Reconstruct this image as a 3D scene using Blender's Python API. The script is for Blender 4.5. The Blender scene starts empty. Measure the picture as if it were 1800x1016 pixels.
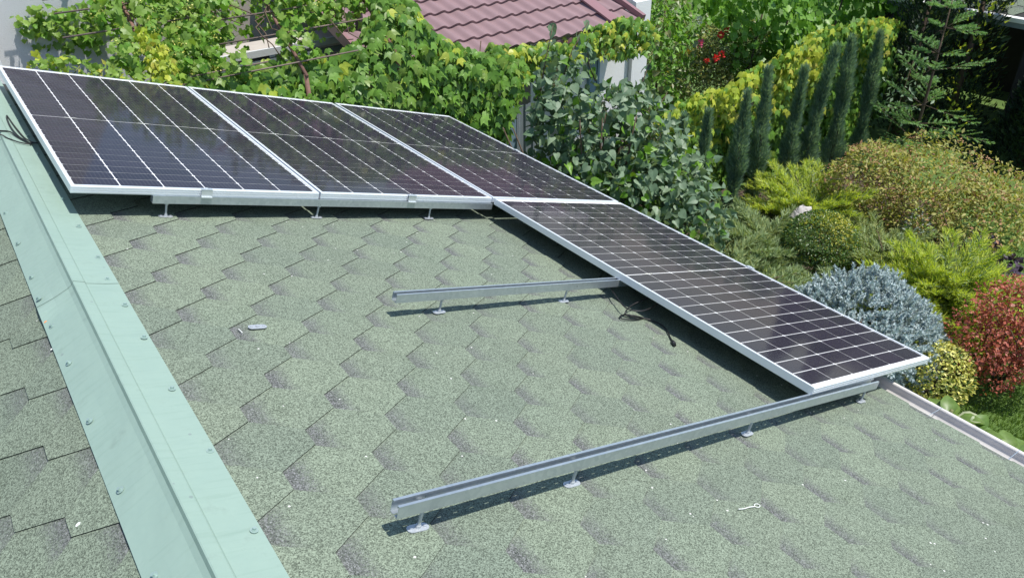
import bpy, math, random
import numpy as np
from mathutils import Matrix, Vector

rng = np.random.default_rng(7)
random.seed(7)
R = math.radians
scene = bpy.context.scene
COL = scene.collection

# ------------------------------------------------------------------ camera, sky, sun, exposure
cam_d = bpy.data.cameras.new('camera')
cam = bpy.data.objects.new('camera', cam_d)
COL.objects.link(cam)
fwd, upv, rgt = Vector((.497, .682, -.537)), Vector((.329, .424, .844)), Vector((.803, -.596, -.014))
fwd.normalize(); rgt = (rgt - fwd * rgt.dot(fwd)).normalized(); upv = rgt.cross(fwd)
cm = Matrix((rgt, upv, -fwd)).transposed().to_4x4()
cm.translation = (-.250, -5.807, 4.848)
cam.matrix_world = cm
cam_d.sensor_fit = 'HORIZONTAL'; cam_d.sensor_width = 36.0
cam_d.lens = 1340.6 / 1800 * 36
cam_d.clip_start = .05; cam_d.clip_end = 600
scene.camera = cam

to_sun = Vector((.261, -.28, .966)).normalized()
elev = math.asin(to_sun.z)
world = bpy.data.worlds.new('World'); scene.world = world; world.use_nodes = True
wn = world.node_tree.nodes; wl = world.node_tree.links
bg = wn['Background']
sky = wn.new('ShaderNodeTexSky'); sky.sky_type = 'NISHITA'; sky.sun_disc = False
sky.sun_elevation = elev; sky.sun_rotation = math.atan2(to_sun.x, to_sun.y)
sky.air_density = 1.1; sky.dust_density = .6; sky.ozone_density = 2.5
wl.new(sky.outputs[0], bg.inputs[0]); bg.inputs[1].default_value = .12
sun_d = bpy.data.lights.new('sun', 'SUN'); sun_d.energy = 4.3; sun_d.angle = R(.55); sun_d.color = (1, .96, .89)
sun = bpy.data.objects.new('sun', sun_d); COL.objects.link(sun)
sun.rotation_euler = (-to_sun).to_track_quat('-Z', 'Y').to_euler(); sun.location = to_sun * 30
vs = scene.view_settings
vs.view_transform = 'Standard'; vs.look = 'None'; vs.gamma = 1; vs.exposure = .42; vs.use_curve_mapping = False
scene.cycles.max_bounces = 7; scene.cycles.transparent_max_bounces = 12
scene.cycles.diffuse_bounces = 3; scene.cycles.glossy_bounces = 3
scene.cycles.use_denoising = True
scene.cycles.sample_clamp_indirect = 6

# ------------------------------------------------------------------ materials
MATS = {}
def new_mat(name):
    m = bpy.data.materials.new(name); m.use_nodes = True
    nt = m.node_tree
    b = nt.nodes['Principled BSDF']
    MATS[name] = m
    return m, nt, b
def N(nt, t, **k):
    n = nt.nodes.new(t)
    for a, v in k.items(): setattr(n, a, v)
    return n
def ramp(nt, pts, interp='LINEAR'):
    r = N(nt, 'ShaderNodeValToRGB'); r.color_ramp.interpolation = interp
    e = r.color_ramp.elements
    while len(e) < len(pts): e.new(.5)
    for i, (p, c) in enumerate(pts):
        e[i].position = p; e[i].color = (c[0], c[1], c[2], 1)
    return r
def mixc(nt, a, b, f, mode='MIX'):
    m = N(nt, 'ShaderNodeMix', data_type='RGBA', blend_type=mode)
    for sock, v in ((m.inputs[0], f), (m.inputs[6], a), (m.inputs[7], b)):
        if hasattr(v, 'node'): nt.links.new(v, sock)
        elif isinstance(v, (int, float)): sock.default_value = v
        else: sock.default_value = (v[0], v[1], v[2], 1)
    return m.outputs[2]
def mth(nt, op, a, b=None, c=None, clamp=False):
    m = N(nt, 'ShaderNodeMath', operation=op, use_clamp=clamp)
    for s, v in zip(m.inputs, (a, b, c)):
        if v is None: continue
        if hasattr(v, 'node'): nt.links.new(v, s)
        else: s.default_value = v
    return m.outputs[0]
def noise(nt, coord, scale, detail=3, rough=.55):
    n = N(nt, 'ShaderNodeTexNoise'); n.inputs['Scale'].default_value = scale
    n.inputs['Detail'].default_value = detail; n.inputs['Roughness'].default_value = rough
    nt.links.new(coord, n.inputs['Vector']); return n.outputs['Fac']
def wpos(nt):
    return N(nt, 'ShaderNodeNewGeometry').outputs['Position']
def bump(nt, b, h, strength, dist):
    bp = N(nt, 'ShaderNodeBump'); bp.inputs['Strength'].default_value = strength; bp.inputs['Distance'].default_value = dist
    nt.links.new(h, bp.inputs['Height']); nt.links.new(bp.outputs[0], b.inputs['Normal'])

def simple(name, col, rough=.6, metal=0., var=.15, scale=6., spec=.5, bumpk=0., bscale=60.):
    m, nt, b = new_mat(name)
    p = wpos(nt)
    n1 = noise(nt, p, scale, 4)
    c = mixc(nt, [x * (1 - var) for x in col], [min(1, x * (1 + var)) for x in col], n1)
    nt.links.new(c, b.inputs['Base Color'])
    b.inputs['Roughness'].default_value = rough; b.inputs['Metallic'].default_value = metal
    b.inputs['Specular IOR Level'].default_value = spec
    if bumpk: bump(nt, b, noise(nt, p, bscale, 3), bumpk, .01)
    return m

def leafmat(name, cols, rough=.45, transl=.35, spec=.4):
    m, nt, b = new_mat(name)
    g = N(nt, 'ShaderNodeNewGeometry'); oi = N(nt, 'ShaderNodeObjectInfo')
    f = mth(nt, 'FRACT', mth(nt, 'ADD', g.outputs['Random Per Island'], oi.outputs['Random']))
    k = len(cols)
    r = ramp(nt, [(i / (k - 1), c) for i, c in enumerate(cols)]); nt.links.new(f, r.inputs[0])
    nz = noise(nt, g.outputs['Position'], 25, 2)
    c = mixc(nt, r.outputs[0], (.5, .5, .5), .0)
    hs = N(nt, 'ShaderNodeHueSaturation'); nt.links.new(c, hs.inputs['Color'])
    nt.links.new(mth(nt, 'ADD', mth(nt, 'MULTIPLY', nz, .7), .65), hs.inputs['Value'])
    nt.links.new(hs.outputs[0], b.inputs['Base Color'])
    b.inputs['Roughness'].default_value = rough; b.inputs['Specular IOR Level'].default_value = spec
    t = N(nt, 'ShaderNodeBsdfTranslucent')
    tc = mixc(nt, hs.outputs[0], (1.25, 1.25, .55), 1., 'MULTIPLY'); nt.links.new(tc, t.inputs[0])
    mx = N(nt, 'ShaderNodeMixShader'); mx.inputs[0].default_value = transl
    nt.links.new(b.outputs[0], mx.inputs[1]); nt.links.new(t.outputs[0], mx.inputs[2])
    nt.links.new(mx.outputs[0], nt.nodes['Material Output'].inputs[0])
    return m

def shingle_mat(name, green=(.174, .218, .168), patch=True):
    m, nt, b = new_mat(name)
    p = wpos(nt); oi = N(nt, 'ShaderNodeObjectInfo')
    g1 = N(nt, 'ShaderNodeTexVoronoi'); g1.inputs['Scale'].default_value = 330; nt.links.new(p, g1.inputs['Vector'])
    sep = N(nt, 'ShaderNodeSeparateColor'); nt.links.new(g1.outputs['Color'], sep.inputs[0])
    dark = [c * .40 for c in green]; lite = [min(1, c * 1.5) for c in green]
    r1 = ramp(nt, [(0, dark), (.25, [c * .62 for c in green]), (.55, green), (.85, [c * 1.25 for c in green]), (1, lite)])
    nt.links.new(sep.outputs[0], r1.inputs[0])
    big = noise(nt, p, 1.7, 3)
    c = mixc(nt, r1.outputs[0], [1.16, 1.06, 1.0], mth(nt, 'MULTIPLY', big, .6), 'MULTIPLY')
    # coarse granule clumps
    mid = noise(nt, p, 160, 4, .7)
    c = mixc(nt, c, (.30, .34, .29), mth(nt, 'MULTIPLY', mth(nt, 'GREATER_THAN', mid, .63), .18))
    c = mixc(nt, c, (.045, .06, .048), mth(nt, 'MULTIPLY', mth(nt, 'LESS_THAN', mid, .40), .34))
    st = noise(nt, p, 4.5, 5, .6)
    c = mixc(nt, c, (.62, .66, .62), mth(nt, 'MULTIPLY', mth(nt, 'SUBTRACT', st, .56, clamp=True), 1.8, clamp=True), 'MULTIPLY')
    # tab to tab tone
    c = mixc(nt, c, mixc(nt, (.9, .9, .92), (1.06, 1.05, 1.03), oi.outputs['Random']), 1., 'MULTIPLY')
    if patch:
        tc = N(nt, 'ShaderNodeTexCoord'); sx = N(nt, 'ShaderNodeSeparateXYZ'); nt.links.new(tc.outputs['Object'], sx.inputs[0])
        ay = mth(nt, 'ABSOLUTE', sx.outputs[1])
        # distance below the printed shadow line along the top edge and shoulders
        dx = mth(nt, 'ADD', sx.outputs[0], .274)
        wob = mth(nt, 'MULTIPLY', mth(nt, 'SUBTRACT', mid, .5), .09)
        shoulder = mth(nt, 'MULTIPLY', mth(nt, 'MAXIMUM', mth(nt, 'SUBTRACT', ay, .04), 0.), 1.25)
        d = mth(nt, 'ADD', mth(nt, 'ADD', dx, mth(nt, 'MULTIPLY', shoulder, -.30)), wob)
        m1 = N(nt, 'ShaderNodeMapRange'); m1.inputs[1].default_value = .085; m1.inputs[2].default_value = .03
        nt.links.new(d, m1.inputs[0])
        m2 = N(nt, 'ShaderNodeMapRange'); m2.inputs[1].default_value = .10; m2.inputs[2].default_value = .045
        nt.links.new(mth(nt, 'ADD', ay, wob), m2.inputs[0])
        mask = mth(nt, 'MULTIPLY', m1.outputs[0], m2.outputs[0], clamp=True)
        r2 = ramp(nt, [(0, (.02, .022, .024)), (.3, (.062, .064, .066)), (.65, (.115, .114, .122)), (1, (.26, .26, .275))])
        nt.links.new(sep.outputs[1], r2.inputs[0])
        strength = mth(nt, 'ADD', mth(nt, 'MULTIPLY', oi.outputs['Random'], .45), .38)
        c = mixc(nt, c, r2.outputs[0], mth(nt, 'MULTIPLY', mask, strength))
    # rare white grains
    v2 = N(nt, 'ShaderNodeTexVoronoi'); v2.inputs['Scale'].default_value = 95; nt.links.new(p, v2.inputs['Vector'])
    s2 = N(nt, 'ShaderNodeSeparateColor'); nt.links.new(v2.outputs['Color'], s2.inputs[0])
    wh = mth(nt, 'MULTIPLY', mth(nt, 'GREATER_THAN', s2.outputs[0], .9982), mth(nt, 'LESS_THAN', v2.outputs['Distance'], .35))
    c = mixc(nt, c, (.6, .6, .57), wh)
    nt.links.new(c, b.inputs['Base Color'])
    b.inputs['Roughness'].default_value = .93; b.inputs['Specular IOR Level'].default_value = .2
    bump(nt, b, g1.outputs['Distance'], .25, .003)
    return m

shingle_mat('shingle_granules')
simple('bitumen_edge', (.022, .025, .023), .9, var=.3)
simple('deck_felt', (.03, .032, .03), .9)
# painted sheet metal of the ridge cap
m, nt, b = new_mat('mint_metal'); p = wpos(nt)
c = mixc(nt, (.232, .332, .282), (.255, .352, .302), noise(nt, p, 3, 4))
dirt = noise(nt, p, 14, 6, .65)
c = mixc(nt, c, (.175, .24, .21), mth(nt, 'MULTIPLY', mth(nt, 'SUBTRACT', dirt, .6, clamp=True), 3., clamp=True))
spk = N(nt, 'ShaderNodeTexVoronoi'); spk.inputs['Scale'].default_value = 42; nt.links.new(p, spk.inputs['Vector'])
ss = N(nt, 'ShaderNodeSeparateColor'); nt.links.new(spk.outputs['Color'], ss.inputs[0])
c = mixc(nt, c, (.2, .26, .24), mth(nt, 'MULTIPLY', mth(nt, 'GREATER_THAN', ss.outputs[0], .985), mth(nt, 'LESS_THAN', spk.outputs['Distance'], .22)))
mp = N(nt, 'ShaderNodeMapping'); mp.inputs['Scale'].default_value = (5, 70, 5); nt.links.new(p, mp.inputs['Vector'])
stk = noise(nt, mp.outputs[0], 1.0, 5, .6)
c = mixc(nt, c, (.80, .83, .80), mth(nt, 'MULTIPLY', mth(nt, 'SUBTRACT', stk, .52, clamp=True), 2.2, clamp=True), 'MULTIPLY')
pat = noise(nt, p, 2.2, 4, .6)
c = mixc(nt, c, (1.12, 1.10, 1.08), mth(nt, 'MULTIPLY', pat, .5), 'MULTIPLY')
nt.links.new(c, b.inputs['Base Color'])
rg = ramp(nt, [(.3, (.36,) * 3), (.7, (.62,) * 3)]); nt.links.new(dirt, rg.inputs[0]); nt.links.new(rg.outputs[0], b.inputs['Roughness'])
bump(nt, b, noise(nt, p, 6, 3), .55, .012)
simple('screw_steel', (.34, .45, .41), .42, metal=.35)
# galvanised steel
m, nt, b = new_mat('galvanised'); p = wpos(nt)
vz = N(nt, 'ShaderNodeTexVoronoi'); vz.inputs['Scale'].default_value = 70; nt.links.new(p, vz.inputs['Vector'])
c = mixc(nt, (.48, .54, .575), (.62, .67, .70), vz.outputs['Color'])
c = mixc(nt, c, (.4, .45, .47), mth(nt, 'MULTIPLY', noise(nt, p, 12, 5), .5))
nt.links.new(c, b.inputs['Base Color']); b.inputs['Metallic'].default_value = .72
rr = ramp(nt, [(0, (.22,) * 3), (1, (.42,) * 3)]); nt.links.new(noise(nt, p, 30, 4), rr.inputs[0]); nt.links.new(rr.outputs[0], b.inputs['Roughness'])
simple('zinc_bright', (.50, .53, .56), .42, metal=.45, var=.1, scale=30)
simple('aluminium_frame', (.84, .87, .90), .40, metal=.45, var=.05, scale=9)
simple('aluminium_clamp', (.72, .76, .78), .4, metal=.7)
simple('backsheet_white', (.80, .82, .85), .5)
m, nt, b = new_mat('solar_cell'); p = wpos(nt)
oi = N(nt, 'ShaderNodeObjectInfo')
c = mixc(nt, (.014, .013, .024), (.022, .019, .033), oi.outputs['Random'])
tc = N(nt, 'ShaderNodeTexCoord'); sx = N(nt, 'ShaderNodeSeparateXYZ'); nt.links.new(tc.outputs['Object'], sx.inputs[0])
fr = mth(nt, 'FRACT', mth(nt, 'ADD', mth(nt, 'DIVIDE', sx.outputs[0], .0181), .5))
bar = mth(nt, 'LESS_THAN', mth(nt, 'ABSOLUTE', mth(nt, 'SUBTRACT', fr, .5)), .035)
c = mixc(nt, c, (.16, .16, .18), mth(nt, 'MULTIPLY', bar, .6))
nt.links.new(c, b.inputs['Base Color']); b.inputs['Roughness'].default_value = .5; b.inputs['Specular IOR Level'].default_value = 0.
# front glass: a thin clear pane that reflects by Fresnel, slightly textured
m, nt, b = new_mat('panel_glass')
nt.nodes.remove(b)
fz = N(nt, 'ShaderNodeFresnel'); fz.inputs[0].default_value = 1.45
gl = N(nt, 'ShaderNodeBsdfGlossy'); gl.inputs['Roughness'].default_value = .075; gl.inputs[0].default_value = (.97, .95, .97, 1)
tr = N(nt, 'ShaderNodeBsdfTransparent')
p = wpos(nt)
bpn = N(nt, 'ShaderNodeBump'); bpn.inputs['Strength'].default_value = .12; bpn.inputs['Distance'].default_value = .002
nt.links.new(noise(nt, p, 3.0, 2), bpn.inputs['Height']); nt.links.new(bpn.outputs[0], gl.inputs['Normal'])
df = N(nt, 'ShaderNodeBsdfDiffuse'); df.inputs[0].default_value = (.55, .55, .56, 1)
mx0 = N(nt, 'ShaderNodeMixShader'); nt.links.new(mth(nt, 'ADD', mth(nt, 'MULTIPLY', noise(nt, p, 2.2, 5, .6), .018), .006), mx0.inputs[0])
nt.links.new(tr.outputs[0], mx0.inputs[1]); nt.links.new(df.outputs[0], mx0.inputs[2])
mx = N(nt, 'ShaderNodeMixShader'); nt.links.new(mth(nt, 'MULTIPLY', fz.outputs[0], .54), mx.inputs[0])
nt.links.new(mx0.outputs[0], mx.inputs[1]); nt.links.new(gl.outputs[0], mx.inputs[2])
nt.links.new(mx.outputs[0], nt.nodes['Material Output'].inputs[0])
simple('black_cable', (.012, .012, .013), .45)
simple('nylon_white', (.72, .74, .70), .5)
simple('gutter_white', (.55, .53, .51), .6, var=.35, scale=9)
simple('house_render', (.55, .56, .57), .85, var=.08, scale=3, bumpk=.4, bscale=140)
simple('white_plaster', (.80, .80, .79), .8, var=.05, bumpk=.2, bscale=120)
simple('beige_wall', (.42, .38, .33), .85, var=.15)
simple('dark_timber_and_shade', (.035, .03, .027), .8, var=.4)  # also painted on the pavilion walls as deep shade
simple('maroon_tile_paint', (.245, .162, .168), .55, var=.16, scale=5, spec=.3)
simple('maroon_trim', (.25, .135, .14), .45, var=.1)
simple('rusty_steel', (.19, .10, .075), .75, var=.35, scale=30)
simple('rod_steel', (.16, .12, .10), .7, var=.35, scale=30)
simple('blue_paint', (.20, .30, .38), .5, var=.08)
simple('grey_fence_sheet', (.20, .24, .26), .6, var=.2, scale=4)
simple('bark', (.11, .075, .05), .9, var=.4, scale=40, bumpk=.6)
simple('stem_green', (.16, .17, .06), .7, var=.3, scale=40)
simple('pale_stone', (.46, .43, .41), .85, var=.25, scale=14, bumpk=.8, bscale=25)
simple('soil', (.07, .05, .035), .95, var=.5, scale=18, bumpk=.8)
m, nt, b = new_mat('lawn_ground'); p = wpos(nt)
r0 = ramp(nt, [(.3, (.045, .085, .015)), (.5, (.075, .135, .025)), (.7, (.11, .175, .035))]); nt.links.new(noise(nt, p, 7, 6, .7), r0.inputs[0])
nt.links.new(r0.outputs[0], b.inputs['Base Color']); b.inputs['Roughness'].default_value = .95
leafmat('leaf_ivy', [(.07, .17, .02), (.13, .27, .03), (.18, .34, .05), (.10, .21, .03), (.21, .31, .05)], rough=.42, transl=.3, spec=.45)
leafmat('leaf_ivy_yellow', [(.36, .46, .05), (.50, .53, .06), (.28, .42, .05), (.47, .43, .08)], rough=.42, transl=.35)
leafmat('leaf_grape', [(.15, .26, .05), (.20, .34, .06), (.27, .40, .08), (.17, .28, .05)], rough=.42, transl=.42)
leafmat('leaf_lilac', [(.09, .16, .085), (.15, .23, .14), (.22, .30, .19), (.11, .19, .10)], rough=.5, transl=.25, spec=.4)
leafmat('leaf_back_green', [(.09, .22, .02), (.15, .32, .04), (.20, .38, .05), (.12, .26, .03)], rough=.42, transl=.38)
leafmat('leaf_rose', [(0.104, 0.156, 0.052), (0.156, 0.208, 0.065), (0.221, 0.221, 0.091), (0.117, 0.169, 0.065)], rough=.4, transl=.25)
leafmat('leaf_spirea', [(.30, .31, .07), (.42, .38, .10), (.24, .30, .06), (.46, .42, .16)], rough=.5, transl=0.35)
leafmat('spirea_brown', [(0.312, 0.169, 0.091), (0.390, 0.221, 0.117), (0.260, 0.156, 0.078)], rough=.8, transl=.15)
leafmat('leaf_boxwood', [(0.052, 0.117, 0.026), (0.091, 0.169, 0.033), (0.065, 0.143, 0.026)], rough=.35, transl=.2, spec=.5)
leafmat('leaf_boxwood_gold', [(.34, .36, .04), (.48, .44, .06), (.26, .32, .04)], rough=.4, transl=.25)
leafmat('leaf_euonymus', [(.66, .62, .14), (.72, .68, .24), (.46, .50, .12), (.70, .65, .18)], rough=.4, transl=.25)
leafmat('leaf_barberry', [(.40, .095, .06), (.48, .15, .09), (.28, .065, .05), (.44, .17, .11)], rough=.5, transl=.25)
leafmat('leaf_hosta', [(.12, .22, .05), (.17, .26, .06), (.15, .24, .06)], rough=.4, transl=.3)
leafmat('leaf_hosta_cream', [(.52, .54, .36), (.44, .48, .30), (.58, .58, .42)], rough=.45, transl=.3)
leafmat('leaf_heuchera', [(.07, .05, .08), (.10, .07, .11), (.06, .045, .06)], rough=.5, transl=.15)
leafmat('leaf_silver', [(.25, .30, .22), (.36, .40, .32), (.20, .26, .18)], rough=.6, transl=.2)
leafmat('needle_blue_spruce', [(.38, .48, .52), (.50, .60, .63), (.60, .68, .70), (.43, .53, .56)], rough=.55, transl=.1)
leafmat('needle_column', [(.11, .20, .155), (.18, .29, .23), (.27, .39, .31)], rough=.6, transl=0.4)
leafmat('needle_gold', [(.42, .53, .06), (.56, .63, .09), (.33, .46, .06), (.64, .64, .12)], rough=.55, transl=0.42)
leafmat('needle_olive', [(.18, .26, .07), (.27, .33, .09), (.21, .25, .08), (.34, .37, .12)], rough=.6, transl=0.3)
leafmat('needle_sage', [(.17, .26, .12), (.25, .34, .16), (.32, .40, .18), (.13, .21, .09)], rough=.6, transl=0.3)
leafmat('needle_fir', [(.16, .31, .11), (.26, .44, .17), (.34, .52, .22)], rough=.45, transl=0.35)
leafmat('needle_shade_dark', [(.012, .03, .014), (.02, .045, .018), (.03, .055, .02)], rough=.6, transl=.1)  # near-black greens: the right corner's deep shadow is put into the needles
leafmat('petal_red', [(.55, .02, .02), (.62, .04, .04)], rough=.5, transl=.3)
leafmat('petal_pink', [(.65, .08, .22), (.7, .16, .3)], rough=.5, transl=.3)
leafmat('petal_yellow', [(.7, .42, .05), (.75, .5, .1)], rough=.5, transl=.3)
leafmat('petal_white', [(.75, .75, .7), (.8, .8, .76)], rough=.5, transl=.3)
leafmat('grass_blade', [(0.091, 0.182, 0.026), (0.143, 0.247, 0.039), (0.195, 0.286, 0.058)], rough=.5, transl=.3)
leafmat('seed_brown', [(.10, .07, .045), (.15, .10, .06)], rough=.85, transl=.05)

# ------------------------------------------------------------------ object helpers
WM = {}
def link(o, parent=None, M=None):
    COL.objects.link(o)
    M = M if M is not None else (WM[parent.name] if parent else Matrix.Identity(4))
    WM[o.name] = M
    if parent:
        o.parent = parent
        o.matrix_basis = WM[parent.name].inverted() @ M
    else:
        o.matrix_basis = M
    return o
def tag(o, label=None, cat=None, group=None, kind=None):
    if label: o['label'] = label
    if cat: o['category'] = cat
    if group: o['group'] = group
    if kind: o['kind'] = kind
    return o
def thing(name, M, label, cat, group=None):
    if not isinstance(M, Matrix): M = Matrix.Translation(Vector(M))
    e = bpy.data.objects.new(name, None); e.empty_display_size = .1
    link(e, None, M)
    return tag(e, label, cat, group)
def pymesh(name, v, f, mats, midx=None, smooth=False):
    me = bpy.data.meshes.new(name)
    me.from_pydata([tuple(x) for x in v], [], f)
    for mm in (mats if isinstance(mats, (list, tuple)) else [mats]): me.materials.append(MATS[mm])
    if midx is not None: me.polygons.foreach_set('material_index', np.asarray(midx, dtype=np.int32))
    if smooth: me.polygons.foreach_set('use_smooth', np.ones(len(me.polygons), dtype=bool))
    me.update(); return me
def mobj(name, me, parent=None, M=None):
    return link(bpy.data.objects.new(name, me), parent, M)

class MB:
    def __init__(s): s.v = []; s.f = []; s.m = []
    def add(s, vs, fs, m=0):
        k = len(s.v); s.v += [tuple(x) for x in vs]; s.f += [tuple(i + k for i in f) for f in fs]; s.m += [m] * len(fs)
        return s
    def box(s, c, d, M=None, m=0):
        x, y, z = d[0] / 2, d[1] / 2, d[2] / 2
        vs = [Vector((a * x, b_ * y, e * z)) for a in (-1, 1) for b_ in (-1, 1) for e in (-1, 1)]
        if M is not None: vs = [M @ v for v in vs]
        vs = [v + Vector(c) for v in vs]
        return s.add(vs, [(0, 1, 3, 2), (4, 6, 7, 5), (0, 4, 5, 1), (2, 3, 7, 6), (0, 2, 6, 4), (1, 5, 7, 3)], m)
    def prism(s, poly, z0, z1, m=0, mside=None):
        n = len(poly)
        vs = [(x, y, z0) for x, y in poly] + [(x, y, z1) for x, y in poly]
        s.add(vs, [tuple(range(n, 2 * n)), tuple(range(n - 1, -1, -1))], m)
        k = len(s.v) - 2 * n
        for i in range(n):
            j = (i + 1) % n; s.f.append((k + i, k + j, k + n + j, k + n + i)); s.m.append(m if mside is None else mside)
        return s
    def tube(s, pts, r, seg=8, m=0, caps=True):
        pts = [Vector(p_) for p_ in pts]; n = len(pts)
        rad = r if isinstance(r, (list, tuple)) else [r] * n
        ref = Vector((0, 0, 1)); k = len(s.v); prev = None
        for i, p_ in enumerate(pts):
            t = (pts[min(i + 1, n - 1)] - pts[max(i - 1, 0)]).normalized()
            a = (prev if prev is not None else (ref if abs(t.z) < .9 else Vector((1, 0, 0))))
            a = (a - t * a.dot(t)).normalized(); prev = a; b_ = t.cross(a)
            for j in range(seg):
                an = 2 * math.pi * j / seg; q = p_ + (a * math.cos(an) + b_ * math.sin(an)) * rad[i]; s.v.append(tuple(q))
        for i in range(n - 1):
            for j in range(seg):
                jj = (j + 1) % seg
                s.f.append((k + i * seg + j, k + i * seg + jj, k + (i + 1) * seg + jj, k + (i + 1) * seg + j)); s.m.append(m)
        if caps:
            s.f.append(tuple(k + j for j in range(seg - 1, -1, -1))); s.f.append(tuple(k + (n - 1) * seg + j for j in range(seg))); s.m += [m, m]
        return s
    def cyl(s, c, r, h, seg=10, m=0, axis=(0, 0, 1)):
        a = Vector(axis).normalized(); return s.tube([Vector(c), Vector(c) + a * h], r, seg, m)
    def sweep(s, profile, y0, y1, m=0, closed=False, ny=1, fn=None):
        # profile: list of (x,z); swept along y; fn(x,y,z)->z offset
        n = len(profile); k = len(s.v)
        for i in range(ny + 1):
            y = y0 + (y1 - y0) * i / ny
            for x, z in profile: s.v.append((x, y, z + (fn(x, y) if fn else 0)))
        for i in range(ny):
            for j in range(n if closed else n - 1):
                jj = (j + 1) % n
                s.f.append((k + i * n + j, k + i * n + jj, k + (i + 1) * n + jj, k + (i + 1) * n + j)); s.m.append(m)
        return s
    def mesh(s, name, mats, smooth=False): return pymesh(name, s.v, s.f, mats, s.m, smooth)
    def obj(s, name, mats, parent=None, M=None, smooth=False): return mobj(name, s.mesh(name, mats, smooth), parent, M)

# ------------------------------------------------------------------ the house roof, in roof coordinates
TH = R(18); TL = R(24)
W_, L_, G_ = 1.142, 2.278, .012
MR = Matrix.Translation((-.150 * math.sin(TH), 0, 3.5 - .150 * math.cos(TH))) @ Matrix.Rotation(TH, 4, 'Y')   # x = down slope, y = along ridge (away), z = out
APEX = MR @ Vector((-.112, 0, 0))
ML = Matrix.Translation(APEX) @ Matrix.Rotation(math.pi, 4, 'Z') @ Matrix.Rotation(TL, 4, 'Y')                # x = down the left slope, y = along ridge (near)
V0, V1 = -.22, 6.3

# ground first
gm = MB(); S = 150
gm.add([(-S, -S, 0), (S, -S, 0), (S, S, 0), (-S, S, 0)], [(0, 1, 2, 3)])
tag(gm.obj('ground', 'lawn_ground'), kind='structure')
bed = []
for i in range(40):
    a = 2 * math.pi * i / 40; k = 1 + .12 * math.sin(3 * a + 1) + .08 * math.sin(5 * a)
    bed.append((6.9 + 2.9 * k * math.cos(a) + .25, -1.2 + 2.5 * k * math.sin(a)))
bm_ = MB(); bm_.add([(x, y, .004) for x, y in bed], [tuple(range(40))])
tag(bm_.obj('planting_bed', 'soil'), kind='structure')

house = thing('house', (1.2, -3, 0), 'house under the green hexagonal shingle roof in the foreground', 'house')
hw = MB()
e_r = MR @ Vector((2.95, 0, -.06)); e_l = ML @ Vector((3.0, 0, -.06))
prof = [(e_l.x, 0), (e_r.x, 0), (e_r.x, e_r.z), (APEX.x, APEX.z - .06), (e_l.x, e_l.z)]
n5 = len(prof)
hw.add([(x - 1.2, y + 3, z) for y in (-V1 + .1, -V0 - .12) for x, z in prof],
       [tuple(range(n5)), tuple(range(2 * n5 - 1, n5 - 1, -1))] + [(i, n5 + i, n5 + (i + 1) % n5, (i + 1) % n5) for i in range(n5)])
hw.obj('wall', 'house_render', house)

# hexagonal shingle tab
def tab_mesh(xmin=-9., xmax=9.):
    t, k = .0036, .0038 / .137
    pts = [(0, -.04), (0, .04), (-.137, .1265), (-.152, .1425), (-.30, .055), (-.30, -.055), (-.152, -.1425), (-.137, -.1265)]
    for lim, sg in ((xmin, 1), (xmax, -1)):          # cut to the ridge or the eave line
        out = []
        for i, (x, y) in enumerate(pts):
            x2, y2 = pts[(i + 1) % len(pts)]; a, b_ = (x - lim) * sg, (x2 - lim) * sg
            if a >= 0: out.append((x, y))
            if (a > 0 > b_) or (a < 0 < b_): q = a / (a - b_); out.append((x + (x2 - x) * q, y + (y2 - y) * q))
        pts = out
    if len(pts) < 3: return None
    zt = lambda x: .0085 + x * k
    n = len(pts)
    v = [(x, y, zt(x)) for x, y in pts] + [(x, y, zt(x) - t) for x, y in pts]
    f = [tuple(range(n)), tuple(range(2 * n - 1, n - 1, -1))] + [(i, n + i, n + (i + 1) % n, (i + 1) % n) for i in range(n)]
    return pymesh('shingle', v, f, ['shingle_granules', 'bitumen_edge'], [0, 1] + [1] * n)
TAB = tab_mesh()
def sheet(name, M, x0, x1, ya, yb, z, parent, mat='deck_felt'):
    mb = MB(); mb.box(((x0 + x1) / 2, (ya + yb) / 2, z), (x1 - x0, abs(yb - ya), .03))
    return mb.obj(name, mat, parent, M)
roof_r = sheet('roof_slope', MR, -.11, 3.10, -V1, -V0, -.0275, house)
tag(roof_r, 'sunlit right slope of green hexagonal shingles carrying the panels')
roof_l = sheet('roof_slope', ML, .0, 3.2, V0, V1, -.0275, house)
tag(roof_l, 'steeper left slope of green hexagonal shingles beyond the ridge cap')
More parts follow.
